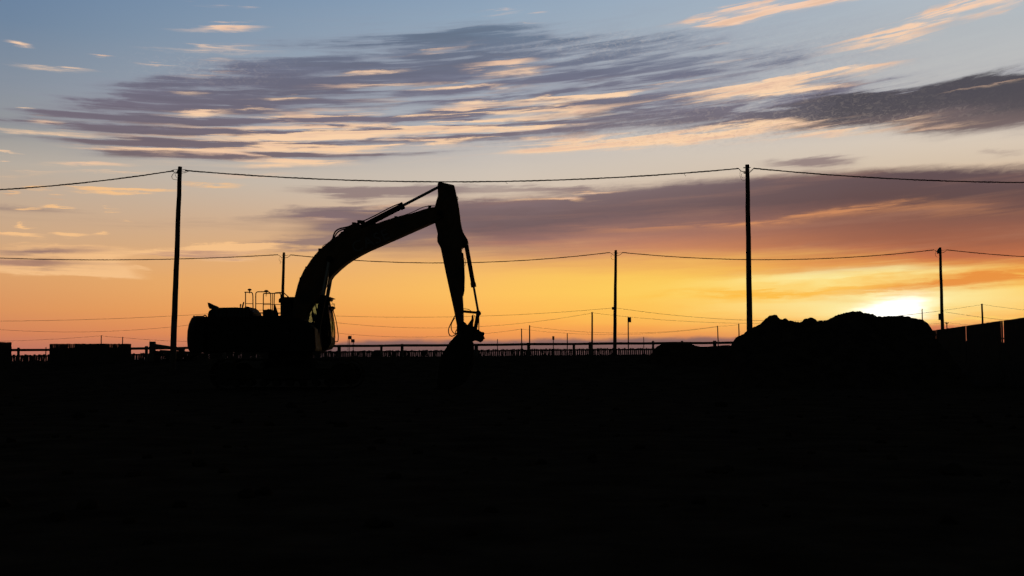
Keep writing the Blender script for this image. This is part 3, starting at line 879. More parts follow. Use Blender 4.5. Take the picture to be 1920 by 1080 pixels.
# --- cab on the far side
CF, CN = 42.55, 41.50         # far and near wall of the cab
def cabp(pts): return [xz(a, b, CF) for a, b in pts]
low = MB().prism(cabp([(541, 606), (623.2, 606.4), (624.2, 619), (624.4, 632), (628.6, 633), (628.8, 643.5), (626, 650.5), (622, 655.4), (612, 657.6), (596, 658.6), (541, 658.6)]), CN, CF)
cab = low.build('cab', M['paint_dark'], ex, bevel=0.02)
MB().prism(cabp([(533, 564), (536.5, 561.2), (543, 559.9), (600, 559.7), (617.4, 559.9), (618.8, 562), (618.4, 569.6), (533, 570.4)]), CN - 0.01, CF + 0.01).build('roof', M['paint_dark'], cab, bevel=0.03)
for yy in (CN, CF - 0.07):
    MB().prism(cabp([(541, 569), (555, 569), (556, 607), (541, 607)]), yy, yy + 0.07).build('pillar', M['paint_dark'], cab)
    MB().prism(cabp([(590.4, 569.5), (592.6, 569.5), (597.4, 592), (598, 607), (595, 607), (595.2, 592)]), yy, yy + 0.05).build('pillar', M['paint_dark'], cab)
    MB().prism(cabp([(608.4, 569.4), (617.6, 561.6), (619, 566), (624.8, 588), (627.4, 604), (628.9, 620.4), (628.9, 634), (625.6, 634), (624.6, 620), (622.0, 607), (618.2, 596), (612.8, 578)]), yy, yy + 0.06).build('front_pillar', M['paint_dark'], cab)
    MB().prism(cabp([(555.4, 570), (591.2, 570), (596, 592), (596, 606.6), (556, 606.6)]), yy + 0.022, yy + 0.030).build('window_pane', M['glass'], cab)
    MB().prism(cabp([(592.0, 570), (614.2, 570), (618, 579), (622, 597), (623.8, 606.6), (597, 606.6), (597, 592)]), yy + 0.022, yy + 0.030).build('window_pane', M['glass'], cab)
fg = MB()
fpts = cabp([(617.8, 566), (624.2, 588), (627.0, 604), (628.2, 620), (628.2, 633)])
for (xa, za), (xb, zb) in zip(fpts, fpts[1:]):
    i = len(fg.v)
    fg.v += [(xa, CN + 0.06, za), (xb, CN + 0.06, zb), (xb, CF - 0.06, zb), (xa, CF - 0.06, za)]
    fg.f.append((i, i + 1, i + 2, i + 3))
wf = fg.build('windscreen', M['glass'], cab)
rail([(599.2, 569), (597.2, 577), (594.6, 585)], 0.014, 'wiper', CF - 0.05, cab)
vz = MB().prism(cabp([(616.5, 559.9), (628.6, 560.2), (629.2, 561.2), (624, 562.4), (617, 562.6)]), CN + 0.05, CF - 0.05)
vz.build('sun_visor', M['paint_dark'], cab)
MB().prism(cabp([(617.5, 562), (626, 562), (627, 564.4), (624.6, 567.2), (621.8, 567.6), (620, 565.4)]), CN + 0.3, CN + 0.5).build('work_lamp', M['rubber'], cab, bevel=0.01)
MB().prism(cabp([(617.5, 562), (625, 562), (625.6, 564.4), (623.6, 566.2), (620, 565)]), CF - 0.3, CF - 0.12).build('work_lamp', M['rubber'], cab, bevel=0.01)
rail([(621.5, 566), (623.6, 569.3), (621, 571.2)], 0.008, 'lamp_lead', CF - 0.15, cab)
rail([(624.6, 573), (624.8, 570.4), (626.2, 569.4), (627.2, 571), (627.2, 577)], 0.011, 'mirror_bracket', CF, cab)
MB().prism(cabp([(621.2, 576), (622.6, 573.8), (624.8, 574.4), (628, 576.4), (628.2, 578.4), (625.4, 580), (624.8, 584), (623.6, 583.6), (622.8, 579)]), CF - 0.05, CF + 0.12).build('mirror', M['rubber'], cab, bevel=0.008)
rail([(624.4, 582), (627.6, 592), (630.6, 604), (632.8, 618), (634.2, 629), (633.9, 637.4), (632.6, 640.4), (628.6, 640.8)], 0.016, 'front_handrail', CF, cab)
stt = MB().prism(cabp([(598, 607), (592, 600), (590, 592), (590.8, 588), (594, 588), (597, 594), (603, 603), (606, 608)]), CN + 0.28, CN + 0.78)
stt.build('seat', M['seat'], cab, bevel=0.04)
rail([(612, 608), (611.5, 602), (609.8, 598.8), (609.4, 597)], 0.03, 'joystick', CN + 0.85, cab)
rail([(587, 599.6), (590, 600.4), (597, 600.6)], 0.022, 'console', CN + 0.85, cab)
MB().prism(cabp([(545.6, 557), (547.6, 557), (547.6, 561), (545.6, 561)]), CN + 0.3, CN + 0.36).build('aerial', M['rubber'], cab)

# --- boom
BW = 0.31
boom_px = [(549, 606), (550.5, 590), (552.5, 572), (554.8, 560), (559, 543), (564.3, 527.6), (570, 514.5), (577.3, 501.8), (584, 490.8), (591.9, 480.6), (600, 471.4), (609.7, 462.8), (618, 455.6), (626, 450), (635.6, 443.7), (642, 436.6), (651, 433.6), (670, 434),
           (691.7, 425.8), (703.3, 423), (744, 410.2), (780, 400), (800, 393.4), (816, 390), (826, 390), (832, 398), (832, 408), (824, 414), (815.5, 416.2), (798, 424), (780, 431.8), (750, 445.2), (723.3, 456.8), (691.7, 470.6), (676, 478.8), (661.7, 487), (650, 495), (638, 505), (626, 516.4), (612, 535.5), (600, 553.6), (589, 570), (579, 586), (576, 602), (570, 611), (556, 613)]
bo = MB().prism(poly([(a, b, Y0) for a, b in boom_px]), Y0 - BW, Y0 + BW).build('boom', M['paint'], ex, bevel=0.015)
pin(563, 602, Y0 - 0.46, Y0 + 0.46, 0.10).build('boom_pin', M['steel'], bo, smooth=40)
pin(622, 488, Y0 - 0.66, Y0 + 0.66, 0.075).build('boom_pin', M['steel'], bo, smooth=40)
pin(826, 401, Y0 - 0.40, Y0 + 0.40, 0.095).build('boom_pin', M['steel'], bo, smooth=40)
MB().prism(poly([(642, 440, Y0), (646, 432, Y0), (655, 425, Y0), (664, 420.5, Y0), (672, 418, Y0), (678, 424, Y0), (676, 436, Y0), (660, 446, Y0)]), Y0 - 0.17, Y0 - 0.11).build('cylinder_bracket', M['paint'], bo, bevel=0.008)
MB().prism(poly([(642, 440, Y0), (646, 432, Y0), (655, 425, Y0), (664, 420.5, Y0), (672, 418, Y0), (678, 424, Y0), (676, 436, Y0), (660, 446, Y0)]), Y0 + 0.11, Y0 + 0.17).build('cylinder_bracket', M['paint'], bo, bevel=0.008)
# bracing plates and weld seams on the boom flank
for off_, a_, b_ in ((-1, (640, 470), (700, 446)),):
    MB().prism(poly([(604, 488, Y0), (618, 474, Y0), (640, 462, Y0), (644, 470, Y0), (630, 486, Y0), (614, 502, Y0)]), Y0 - BW - 0.012, Y0 - BW + 0.004).build('stiffener_plate', M['paint'], bo)
# hoses and pipes hugging the boom
def hose(pts, r, Y, name='hose', parent=bo, mat_='rubber', n=6):
    return MB().tube(curve([P3(a, b, Y) for a, b in pts], n), r, 8).build(name, M[mat_], parent, smooth=60)
hose([(553.0, 560), (555.4, 549), (558.2, 536), (562.0, 525), (568.4, 510.5), (572.6, 503.2), (579.6, 494.4), (584.2, 489)], 0.012, Y0 - 0.15)
hose([(556.4, 558), (558.6, 548), (562.4, 533), (567, 521.5), (572.4, 509), (578, 500), (585, 489), (592, 480), (600, 470.6), (609, 462), (617, 455)], 0.028, Y0 - 0.06)
hose([(555.6, 559), (558.2, 546), (562.6, 531), (568.4, 517), (576, 502.8), (583, 491), (591, 480.4), (604, 466.8), (613, 458.4), (621, 451), (625, 446)], 0.024, Y0 + 0.08)
hose([(603, 470), (604.6, 462.4), (606.6, 460), (611, 457.4), (616.4, 455.6), (622, 450.6), (625, 446)], 0.008, Y0 - 0.2)
hose([(618, 455), (622.5, 450), (624.6, 445.4), (626.0, 440), (628.2, 435.2), (632.4, 431.2), (638, 428.6), (645, 427), (654, 424.8), (662, 421)], 0.030, Y0 - 0.09)
hose([(620, 454), (625.6, 447.6), (629.4, 440.4), (633.6, 435.2), (639.4, 431.6), (646, 429.8), (654, 427.6)], 0.026, Y0 + 0.09)
hose([(628, 447.4), (632.4, 444.4), (635.6, 442.6), (638, 440)], 0.012, Y0)
hose([(664, 431), (678, 429), (690, 425), (700.6, 421.6), (720, 414.6), (743, 407.4), (758, 403.4), (774, 397.4), (787, 391.2), (797, 387.4), (806, 386.4), (815, 386.0), (819, 388)], 0.014, Y0 - 0.16, 'pipe', bo, 'steel')
hose([(690, 427), (704, 421.8), (724, 415.6), (744, 409), (762, 404), (780, 398.6), (798, 392.6), (812, 389.4)], 0.022, Y0 + 0.12, 'pipe', bo, 'steel')
for cx_, cy_ in ((576.6, 503.2), (566, 523.4), (601, 469.4), (697, 423.6), (703, 421.4), (743, 409)):
    c_ = P3(cx_, cy_)
    MB().box(c_.x - 0.05, c_.x + 0.05, Y0 - 0.2, Y0 + 0.14, c_.z - 0.05, c_.z + 0.05).build('hose_clamp', M['steel'], bo, bevel=0.008)
MB().prism(poly([(803, 393, Y0), (803.6, 388.6, Y0), (802.6, 386.6, Y0), (809.6, 386.2, Y0), (808.4, 388.6, Y0), (809, 392, Y0)]), Y0 - 0.18, Y0 - 0.05).build('hose_clamp', M['steel'], bo)

# lettering on the flank
tx = bpy.data.curves.new('lettering', 'FONT')
tx.body = 'CASE'
tx.size = 0.56
tx.extrude = 0.003
tx.space_character = 1.12
tmp = bpy.data.objects.new('lettering_curve', tx)
C.objects.link(tmp)
dg = bpy.context.evaluated_depsgraph_get()
tme = bpy.data.meshes.new_from_object(tmp.evaluated_get(dg))
bpy.data.objects.remove(tmp)
tme.materials.clear(); tme.materials.append(M['decal'])
lt = bpy.data.objects.new('lettering', tme)
C.objects.link(lt)
lt.parent = bo
pa_ = P3(664, 474.5, Y0 - BW)
lt.location = (pa_.x - EX0, -BW - 0.004, pa_.z - EXC_G)
lt.rotation_euler = (math.pi / 2, -R(22.5), 0)
lt['label'] = 'pale block letters on the boom flank'

# --- cylinders
def cylinder(name, a, b, frac, rb, rr, y, parent, collar=1.28, label=None):
    """hydraulic cylinder from pin a (barrel) to pin b (rod)"""
    a = P3(a[0], a[1], Y0); b = P3(b[0], b[1], Y0)
    a.y = b.y = y
    c = a.lerp(b, frac)
    d = (b - a).normalized()
    o = MB().tube([a - d * 0.06, a + d * 0.03, c - d * 0.16, c - d * 0.15, c, c], [rb * 0.9, rb, rb, rb * collar, rb * collar, rb * 0.8], 20).build(name, M['paint_dark'], parent, smooth=40)
    MB().tube([c - d * 0.05, b], rr, 16).build('piston_rod', M['chrome'], o, smooth=60)
    MB().tube([(b.x, y - rb * 0.9, b.z), (b.x, y + rb * 0.9, b.z)], rb * 0.95, 16).build('rod_eye', M['steel'], o, smooth=40)
    return o
for sy in (-1, 1):
    cylinder('boom_cylinder', (593.5, 645), (622, 488), 0.575, 0.118, 0.072, Y0 + sy * 0.47, ex, 1.15)
ac = cylinder('arm_cylinder', (664, 433), (825.5, 349), 0.575, 0.104, 0.052, Y0, ex, 1.3)
hose([(655.6, 424.4), (664, 420.6), (673, 417.8), (688, 411.4), (706, 402.6), (735, 387.6), (748, 382.4)], 0.020, Y0 + 0.05, 'hose', ac)
for cx_, cy_ in ((664, 419.8), (674, 415.6), (680, 416), (715, 405.4), (713, 409)):
    c_ = P3(cx_, cy_)
    MB().box(c_.x - 0.07, c_.x + 0.07, Y0 - 0.09, Y0 + 0.09, c_.z - 0.07, c_.z + 0.05).build('fitting', M['steel'], ac, bevel=0.015)

# --- arm
arm_px = [(821.2, 346), (822.6, 344.2), (825.3, 343), (838, 345.6), (852.2, 348.9), (853.6, 356), (856, 365.8), (858.4, 377), (860.3, 388.3), (862, 401), (863.5, 414.3), (866, 427), (869, 437), (873.4, 444.4), (877, 450), (878.2, 455), (876, 461), (868, 464.6), (865.8, 467), (866.8, 520), (867.6, 556), (869.0, 580), (869.4, 602), (872, 608), (872, 614), (866, 619), (859, 617),
          (856.6, 608), (851.2, 579.8), (844.6, 550), (838.2, 521), (832, 491), (826.9, 466), (823.4, 459.6), (820.7, 454.6), (820.4, 447), (821.4, 440), (818.4, 428), (815.5, 416), (815.6, 400), (816.4, 388), (819, 378), (821.8, 369), (821.4, 356)]
am = MB().prism(poly([(a, b, Y0) for a, b in arm_px]), Y0 - 0.25, Y0 + 0.25).build('arm', M['paint'], ex, bevel=0.015)
MB().prism(poly([(866, 474, Y0), (868.6, 474.6, Y0), (870.4, 490, Y0), (871.4, 520, Y0), (870.8, 545, Y0), (868.8, 554.4, Y0), (866.6, 556, Y0)]), Y0 - 0.1, Y0 + 0.1).build('pipe_guard', M['steel'], am)
hose([(870.4, 484), (872.4, 488), (872.8, 494), (871.4, 499)], 0.008, Y0, 'hose', am)
hose([(857, 370), (858, 369), (858.6, 373), (857.4, 376)], 0.012, Y0 - 0.1, 'hose', am)
pin(872, 455, Y0 - 0.3, Y0 + 0.3, 0.085).build('arm_pin', M['steel'], am, smooth=40)
pin(826, 349, Y0 - 0.3, Y0 + 0.3, 0.08).build('arm_pin', M['steel'], am, smooth=40)
pin(865, 612, Y0 - 0.38, Y0 + 0.38, 0.09).build('arm_pin', M['steel'], am, smooth=40)
cylinder('bucket_cylinder', (873.6, 456), (897.0, 586.8), 0.63, 0.080, 0.042, Y0, ex, 1.22)

# --- bucket linkage
lk = MB()
for s_ in (-1, 1):
    lk.slab(P3(864, 583.4, Y0 + s_ * 0.29), P3(896.6, 586.6, Y0 + s_ * 0.29), 0.07, pxm(4.6, Y0))
lk.build('tipping_link', M['steel'], ex, bevel=0.01)
pin(897.2, 587, Y0 - 0.36, Y0 + 0.36, pxm(4.4, Y0)).build('link_pin', M['steel'], ex, smooth=40)
MB().slab(P3(896.4, 588), P3(890.2, 622), 0.34, pxm(6.6, Y0)).build('bucket_link', M['steel'], ex, bevel=0.015)
hose([(897.8, 590), (897.9, 605), (897.8, 622)], 0.018, Y0 - 0.2, 'grease_line', ex)
MB().prism(poly([(876, 610, Y0), (880, 604.5, Y0), (884, 598.6, Y0), (884.4, 591.6, Y0), (886.6, 590, Y0), (887.6, 594, Y0), (887.2, 612, Y0), (880, 614, Y0)]), Y0 - 0.05, Y0 + 0.05).build('coupler_cylinder', M['steel'], ex, bevel=0.01)
hose([(868.6, 579), (873, 579.2), (879, 580.4), (884, 584)], 0.012, Y0 - 0.1, 'hose', am)
hose([(886.6, 590), (889.4, 592), (888.4, 598), (887, 606)], 0.010, Y0 - 0.1, 'hose', am)
hose([(853, 592), (848.8, 600), (844.8, 608), (841.4, 616), (841, 622), (843.4, 628.8), (848.2, 630.2), (853.2, 627.6), (857.4, 624.2), (861, 620.6)], 0.018, Y0 - 0.28, 'hose', am)
hose([(852.8, 596), (848.4, 603), (845.9, 610), (847, 619), (850.6, 624.2), (855, 625.2), (860, 622.4)], 0.016, Y0 - 0.30, 'hose', am)
hose([(859, 615.6), (855.6, 619), (853.9, 624), (855.8, 628.2), (860.6, 628.6)], 0.014, Y0 - 0.28, 'hose', am)

# --- bucket and coupler
cp = MB().prism(poly([(857, 612, Y0), (863, 604.8, Y0), (869.4, 603.2, Y0), (873, 605.4, Y0), (876.4, 609.6, Y0), (880, 608.6, Y0), (888, 612.4, Y0), (894, 617, Y0), (899.4, 620.2, Y0), (903, 622.6, Y0), (908.2, 623.4, Y0), (906.8, 629.6, Y0), (909.2, 634.6, Y0), (906.4, 636.2, Y0), (905, 639.2, Y0), (900.6, 641.8, Y0), (894, 639.2, Y0), (890, 638.4, Y0), (884, 641, Y0), (866, 642, Y0), (857, 630, Y0)]), Y0 - 0.30, Y0 + 0.30).build('quick_coupler', M['steel'], ex, bevel=0.012)
gz = EXC_G
bside = [(857, 629.4), (852, 634), (850.2, 637.2), (845, 641.6), (841.4, 649), (836.4, 656), (830, 668), (826, 684), (824, 702), (822, 720), (820.6, 728), (832, 728.6), (848, 728.4), (862, 724), (874, 714), (882, 700), (887, 682), (888.4, 662), (887, 643), (884, 638), (868, 634)]
bp_ = poly([(a, b, Y0) for a, b in bside])
shell_px = [(826, 728.2), (848, 728.2), (862, 723.6), (874, 713.6), (882, 699.6), (886.6, 682), (888, 662), (886.6, 643.6), (880, 639), (862, 637)]
sh = MB()
so_ = poly([(a, b, Y0) for a, b in shell_px])
ctr = xz(852, 680, Y0)
inn = [(x + (ctr[0] - x) * 0.05, z + (ctr[1] - z) * 0.05) for x, z in so_]
sh.prism(so_ + inn[::-1], Y0 - 0.70, Y0 + 0.70)
bko = sh.build('bucket', M['steel'], ex)
for ya, yb in ((Y0 - 0.72, Y0 - 0.68), (Y0 + 0.68, Y0 + 0.72)):
    MB().prism(bp_, ya, yb).build('side_plate', M['steel'], bko, bevel=0.006)
for k in range(5):
    yy = Y0 - 0.62 + k * 0.31
    xa, za = xz(826, 726.5, Y0)
    t_ = MB()
    t_.v = [(xa + 0.10, yy - 0.06, za + 0.03), (xa + 0.10, yy + 0.06, za + 0.03), (xa + 0.10, yy + 0.06, za - 0.06), (xa + 0.10, yy - 0.06, za - 0.06), (xa - 0.20, yy - 0.03, za - 0.03), (xa - 0.20, yy + 0.03, za - 0.03), (xa - 0.20, yy + 0.03, za - 0.05), (xa - 0.20, yy - 0.03, za - 0.05)]
    t_.f = [(0, 1, 2, 3), (7, 6, 5, 4), (1, 0, 4, 5), (2, 1, 5, 6), (3, 2, 6, 7), (0, 3, 7, 4)]
    t_.build('tooth', M['steel'], bko)

# ================================================================ poles
def wire_path(a, b, sag, n=40):
    return [a.lerp(b, i / n) - Vector((0, 0, sag * 4 * (i / n) * (1 - i / n))) for i in range(n + 1)]

def cable(name, label, a, b, sag_px, r, group, twist=True, n=None):
    """a span between two points; twist: bundle of three laid-up conductors"""
    Ym = (a.y + b.y) / 2
    sag = pxm(sag_px, Ym)
    L = (b - a).length
    m = MB()
    if twist:
        n = n or int(L / 0.16)
        base = wire_path(a, b, sag, n)
        for k in range(3):
            pts = []
            for i, p in enumerate(base):
                ph = 2 * math.pi * (i * L / n / 0.95 + k / 3)
                pts.append(p + Vector((0, math.cos(ph), math.sin(ph))) * r * (1.0 + 0.25 * math.sin(i * 0.37 + k)))
            m.tube(pts, r * 0.85, 5)
    else:
        m.tube(wire_path(a, b, sag, n or 40), r, 6)
    mid = a.lerp(b, 0.5)
    o = m.build(name, M['cable'], None, smooth=60, off=(a.x, a.y, a.z))
    return tag(o, label, 'cable', group)

def pole(label, px, top_py, Y, r_top, r_bot, group, lean_px=0.0, parts=True, box=None, hook=1, name='utility_pole'):
    """round timber pole; lean_px: how far the foot stands left (+: right) of the head in the photograph"""
    tp = at(px, top_py, Y)
    gx = tp.x + pxm(lean_px, Y)
    g = ground_z(gx, Y)
    root = thing(name, label, 'pole', (gx, Y, g), group)
    foot = Vector((gx, Y, g - 0.15))
    pts = [foot.lerp(tp, i / 14) for i in range(15)]
    rr = [r_bot + (r_top - r_bot) * i / 14 for i in range(15)]
    rr[-1] = r_top * 0.98
    rg = random.Random(int(px))
    pts = [p + Vector((rg.uniform(-1, 1), 0, 0)) * r_top * 0.10 for p in pts[:-1]] + [tp]
    MB().tube(pts, rr, 14).build('shaft', M['pole'], root, smooth=40)
    return root, tp

def jumper(root, pts, Y, r=0.008):
    return MB().tube(curve([at(a, b, Y) for a, b in pts], 6), r, 6).build('jumper_wire', M['cable'], root, smooth=60)

GN = 'near row of tall poles'
YA = 54.0
p1, t1 = pole('tall timber pole left of the excavator, meter box low on its side', 337.6, 312.6, YA, 0.098, 0.150, GN, lean_px=-6.5)
p2, t2 = pole('tallest timber pole, rising behind the left end of the large earth mound', 1401, 308.8, YA, 0.098, 0.152, GN, lean_px=0.5)
def boxon(root, x0, x1, y0, y1, Y, name='meter_box'):
    a = at(x0, y0, Y); b = at(x1, y1, Y)
    MB().box(a.x, b.x, Y - 0.14, Y + 0.14, b.z, a.z).build(name, M['galv'], root, bevel=0.012)
boxon(p1, 324.6, 330, 601.6, 618.8, YA)
boxon(p2, 1402, 1408, 593, 609, YA)
# heads: brackets, strain clamps and loose jumpers
MB().prism([xz(a, b, YA) for a, b in ((330.4, 324), (333, 320), (335.4, 318.6), (335.4, 324.4))], YA - 0.05, YA + 0.05).build('bracket', M['galv'], p1)
MB().tube([at(331, 318.4, YA - 0.1), at(338, 318.5, YA - 0.1)], 0.02, 8).build('hook_bolt', M['galv'], p1)
jumper(p1, [(320, 320.8), (325, 322.2), (330, 324.6), (335, 325.6)], YA - 0.12, 0.016)
jumper(p1, [(328.5, 319.6), (328.4, 325), (329, 329), (331.6, 333.4)], YA - 0.12, 0.010)
jumper(p1, [(327, 324.6), (324, 327), (322, 331), (323.4, 335), (327.4, 336.6), (334, 337.4)], YA - 0.14, 0.011)
jumper(p1, [(320, 320.4), (323, 319.2), (328, 317.8), (333, 318.2)], YA - 0.1, 0.010)
jumper(p1, [(341.6, 318.6), (346, 318.2), (352, 319.2)], YA - 0.1, 0.014)
jumper(p1, [(341, 324.6), (346, 323.8), (351, 322.2), (356, 319.8)], YA - 0.1, 0.012)
jumper(p1, [(341.4, 321.4), (346, 321.6), (352, 320.2)], YA - 0.08, 0.008)
MB().tube(curve([at(a, b, YA - 0.1) for a, b in ((1397, 314.4), (1395, 313.6), (1393.8, 314.4), (1395, 315.2), (1397, 314.6))]), 0.012, 6).build('hook_bolt', M['galv'], p2, smooth=60)
MB().tube([at(1404, 314.2, YA - 0.1), at(1407.6, 314.2, YA - 0.1)], 0.016, 6).build('hook_bolt', M['galv'], p2)
MB().prism([xz(a, b, YA) for a, b in ((1393.4, 323.6), (1397.5, 322.6), (1397.5, 325.6), (1395.4, 325.2))], YA - 0.05, YA + 0.05).build('bracket', M['galv'], p2)
jumper(p2, [(1380, 315.8), (1384, 315.6), (1387.6, 318.8), (1391, 321.4), (1397.6, 321.4)], YA - 0.1, 0.018)
jumper(p2, [(1388.4, 321), (1387.4, 325), (1388, 331), (1390, 336), (1394, 338.4), (1397, 338)], YA - 0.12, 0.007)
jumper(p2, [(1391.8, 324), (1390.2, 327), (1390.4, 331), (1392.4, 333.4), (1396, 333)], YA - 0.12, 0.007)
jumper(p2, [(1405.4, 323.4), (1409, 320.4), (1413, 316.4), (1417, 315.4)], YA - 0.1, 0.017)
jumper(p2, [(1406, 321), (1409.5, 318), (1412.6, 315.6)], YA - 0.08, 0.008)
GC = 'twisted cable of the near pole row'
cable('overhead_cable', 'thick twisted cable running from the left edge to the first near pole', at(-725, 318, YA), at(326, 320.2, YA), 43, 0.019, GC)
cable('overhead_cable', 'thick twisted cable sagging between the two near poles above the boom', at(347, 319.6, YA), at(1385, 316, YA), 23.5, 0.019, GC)
cable('overhead_cable', 'thick twisted cable from the tallest pole to the right edge', at(1413, 315.6, YA), at(2476, 318, YA), 26, 0.019, GC)
for sx_, sy_ in ((1283, 326.0), (948, 340.2)):
    c_ = at(sx_, sy_, YA)
    tag(MB().tube(curve([c_, c_ + Vector((0.02, 0, -0.05)), c_ + Vector((0.10, 0, -0.12))]), 0.008, 5).build('tie_end', M['cable'], None, off=tuple(c_)), 'loose binding end hanging from the cable %s' % ('left of the tallest pole' if sx_ > 1000 else 'just right of the boom top'), 'tie')

GM = 'second row of poles'
YB = 94.0
q = []
for lab, px, ty, lean in (('slim timber pole rising behind the excavator handrails', 532.4, 473.4, -3.5), ('timber pole standing clear between the bucket and the tallest pole', 1154.6, 469, -4.0), ('timber pole with a transformer lug, right of the setting sun', 1762.6, 464, 1.0)):
    r_, t_ = pole(lab, px, ty, YB, 0.105, 0.165, GM, lean_px=lean)
    q.append((r_, t_, px, ty))
    MB().tube([at(px - 4, ty + 5, YB - 0.1), at(px + 4, ty + 5, YB - 0.1)], 0.022, 6).build('hook_bolt', M['galv'], r_)
    jumper(r_, [(px - 12, ty + 4.6), (px - 8, ty + 6), (px - 5, ty + 9), (px - 1, ty + 9.4)], YB - 0.1, 0.020)
    jumper(r_, [(px - 8, ty + 8), (px - 9, ty + 13), (px - 7, ty + 17), (px - 3, ty + 18)], YB - 0.1, 0.011)
    jumper(r_, [(px + 1, ty + 10), (px + 6, ty + 9.4), (px + 10, ty + 7), (px + 13, ty + 4.4)], YB - 0.1, 0.020)
    jumper(r_, [(px + 1, ty + 7), (px + 7, ty + 5.2), (px + 13, ty + 4.2)], YB - 0.1, 0.011)
MB().prism([xz(a, b, YB) for a, b in ((1757.2, 474.6), (1757.4, 470), (1759.6, 466.6), (1761.4, 464.6), (1762, 475), (1759, 475.6))], YB - 0.12, YB + 0.12).build('transformer_lug', M['galv'], q[2][0], bevel=0.01)
boxon(q[2][0], 1760.4, 1766.6, 588, 600, YB, 'meter_box')
boxon(q[1][0], 1147.4, 1151.5, 575.6, 580.6, YB, 'cable_bracket')
jumper(q[0][0], [(528, 483), (526.6, 488), (525.4, 495)], YB - 0.1, 0.010)
GC2 = 'twisted cable of the second pole row'
cable('overhead_cable', 'distant twisted cable from the left edge to the pole behind the handrails', at(-85, 480, YB), at(521, 477.6, YB), 8.5, 0.021, GC2, n=260)
cable('overhead_cable', 'distant twisted cable crossing behind the boom and the arm', at(545, 477.8, YB), at(1143, 473.4, YB), 17.5, 0.021, GC2, n=260)
cable('overhead_cable', 'distant twisted cable crossing behind the tallest pole', at(1167, 473.4, YB), at(1751, 468.6, YB), 16, 0.021, GC2, n=260)
cable('overhead_cable', 'distant twisted cable from the pole right of the sun to the right edge', at(1775, 468.4, YB), at(2370, 470, YB), 17, 0.021, GC2, n=200)
GC3 = 'thin lower wires'
cable('service_wire', 'upper thin wire low in the sky left of the excavator', at(-83, 602, YB), at(532, 578, YB + 0.1), 7, 0.0120, GC3, False)
cable('service_wire', 'uppermost thin wire between the cab and the arm', at(533, 588, YB + 0.1), at(1150, 577.4, YB), 11.5, 0.0120, GC3, False)
cable('service_wire', 'thin wire running right from the bracket beside the road sign to the mound', at(1155, 577.4, YB), at(1762, 583, YB + 0.1), 21.5, 0.0120, GC3, False)
cable('service_wire', 'thin wire falling right from the pole beside the sun', at(1763, 583.4, YB + 0.1), at(2370, 590, YB), 24, 0.0120, GC3, False)
YC = 150.0
GF = 'thin distant poles'
pole('bare thin pole half hidden behind the engine hood', 500, 583, YC, 0.10, 0.14, GF)
pole('thin pole just left of the clear-standing timber pole, its wire at the top', 1110.2, 585, YC, 0.10, 0.14, GF, lean_px=-0.5)
pole('thin pole above the right-hand board fence', 1841, 569.5, YC, 0.11, 0.15, GF, lean_px=1.5)
cable('service_wire', 'lower thin wire sagging left of the excavator', at(-230, 588, YC), at(500, 587, YC), 35, 0.0165, GC3, False)
cable('service_wire', 'middle thin wire between the cab and the arm', at(500, 585, YC + 0.2), at(1109, 587, YC), 29, 0.0165, GC3, False)
cable('service_wire', 'lower thin wire dipping behind the mound to the pole above the board fence', at(1111.5, 586.6, YC), at(1840, 571, YC), 27, 0.0165, GC3, False)
cable('service_wire', 'thin wire running off right from the pole above the board fence', at(1842.5, 571, YC), at(2570, 575, YC), 26, 0.0165, GC3, False)
YD = 210.0
far = [(190, 628.6, 2.0, 0, 'left of the two short far poles above the wide board panel'), (230, 631.6, 2.0, 0, 'right of the two short far poles above the wide board panel'),
       (977.8, 616, 2.2, 1, 'shorter of the paired far poles right of the bucket'), (993, 610, 2.6, 0, 'taller of the paired far poles right of the bucket'),
       (1063.6, 625, 2.0, 0, 'short far pole midway between the paired poles and the clear-standing pole'), (1207, 631.6, 1.5, 0, 'stubby far pole just right of the tall road sign'),
       (932.8, 636, 1.6, 0, 'stubby far pole nearest the bucket on its right'), (1345.4, 611, 2.2, 2, 'leaning far pole left of the mound'), (1385.2, 607, 2.4, 0.5, 'far pole rising at the left toe of the mound'),
       (1728.8, 579, 2.2, 0, 'far pole rising out of the sun glow at the right end of the mound'), (1775.2, 604, 2.2, 0, 'small far pole with a crossarm just right of the pole beside the sun')]
ft = {}
for px, ty, wpx, ln, lab in far:
    r_, t_ = pole(lab, px, ty, YD, pxm(wpx * 0.42, YD), pxm(wpx * 0.55, YD), GF, lean_px=ln)
    ft[round(px)] = t_
    if round(px) == 1775:
        ca = MB()
        ca.slab(at(1771.6, 604.6, YD - 0.2), at(1775.2, 607.0, YD - 0.2), 0.12, 0.12)
        ca.slab(at(1779.0, 604.8, YD - 0.2), at(1775.2, 607.0, YD - 0.2), 0.12, 0.12)
        ca.build('crossarm', M['pole'], r_)
cable('service_wire', 'faint far wire falling left from the two short far poles', at(-120, 640, YD), at(190, 629.6, YD), 4, 0.0210, GC3, False)
cable('service_wire', 'faint far wire joining the two short far poles', at(190, 629.6, YD), at(230, 632.8, YD), 0.6, 0.0225, GC3, False)
cable('service_wire', 'faint far wire from the short far poles to behind the excavator', at(230, 632.8, YD), at(500, 636, YD), 6, 0.0225, GC3, False)
cable('service_wire', 'lowest thin wire between the cab and the arm', at(500, 604, YD), at(977.8, 617, YD), 21, 0.0210, GC3, False)
cable('service_wire', 'upper far wire joining the paired poles to the leaning pole', at(993, 612, YD), at(1345.4, 612, YD), 12.5, 0.0210, GC3, False)
cable('service_wire', 'lower far wire joining the paired poles to the leaning pole', at(977.8, 617, YD), at(1345.4, 612.6, YD + 0.3), 12.5, 0.0165, GC3, False)
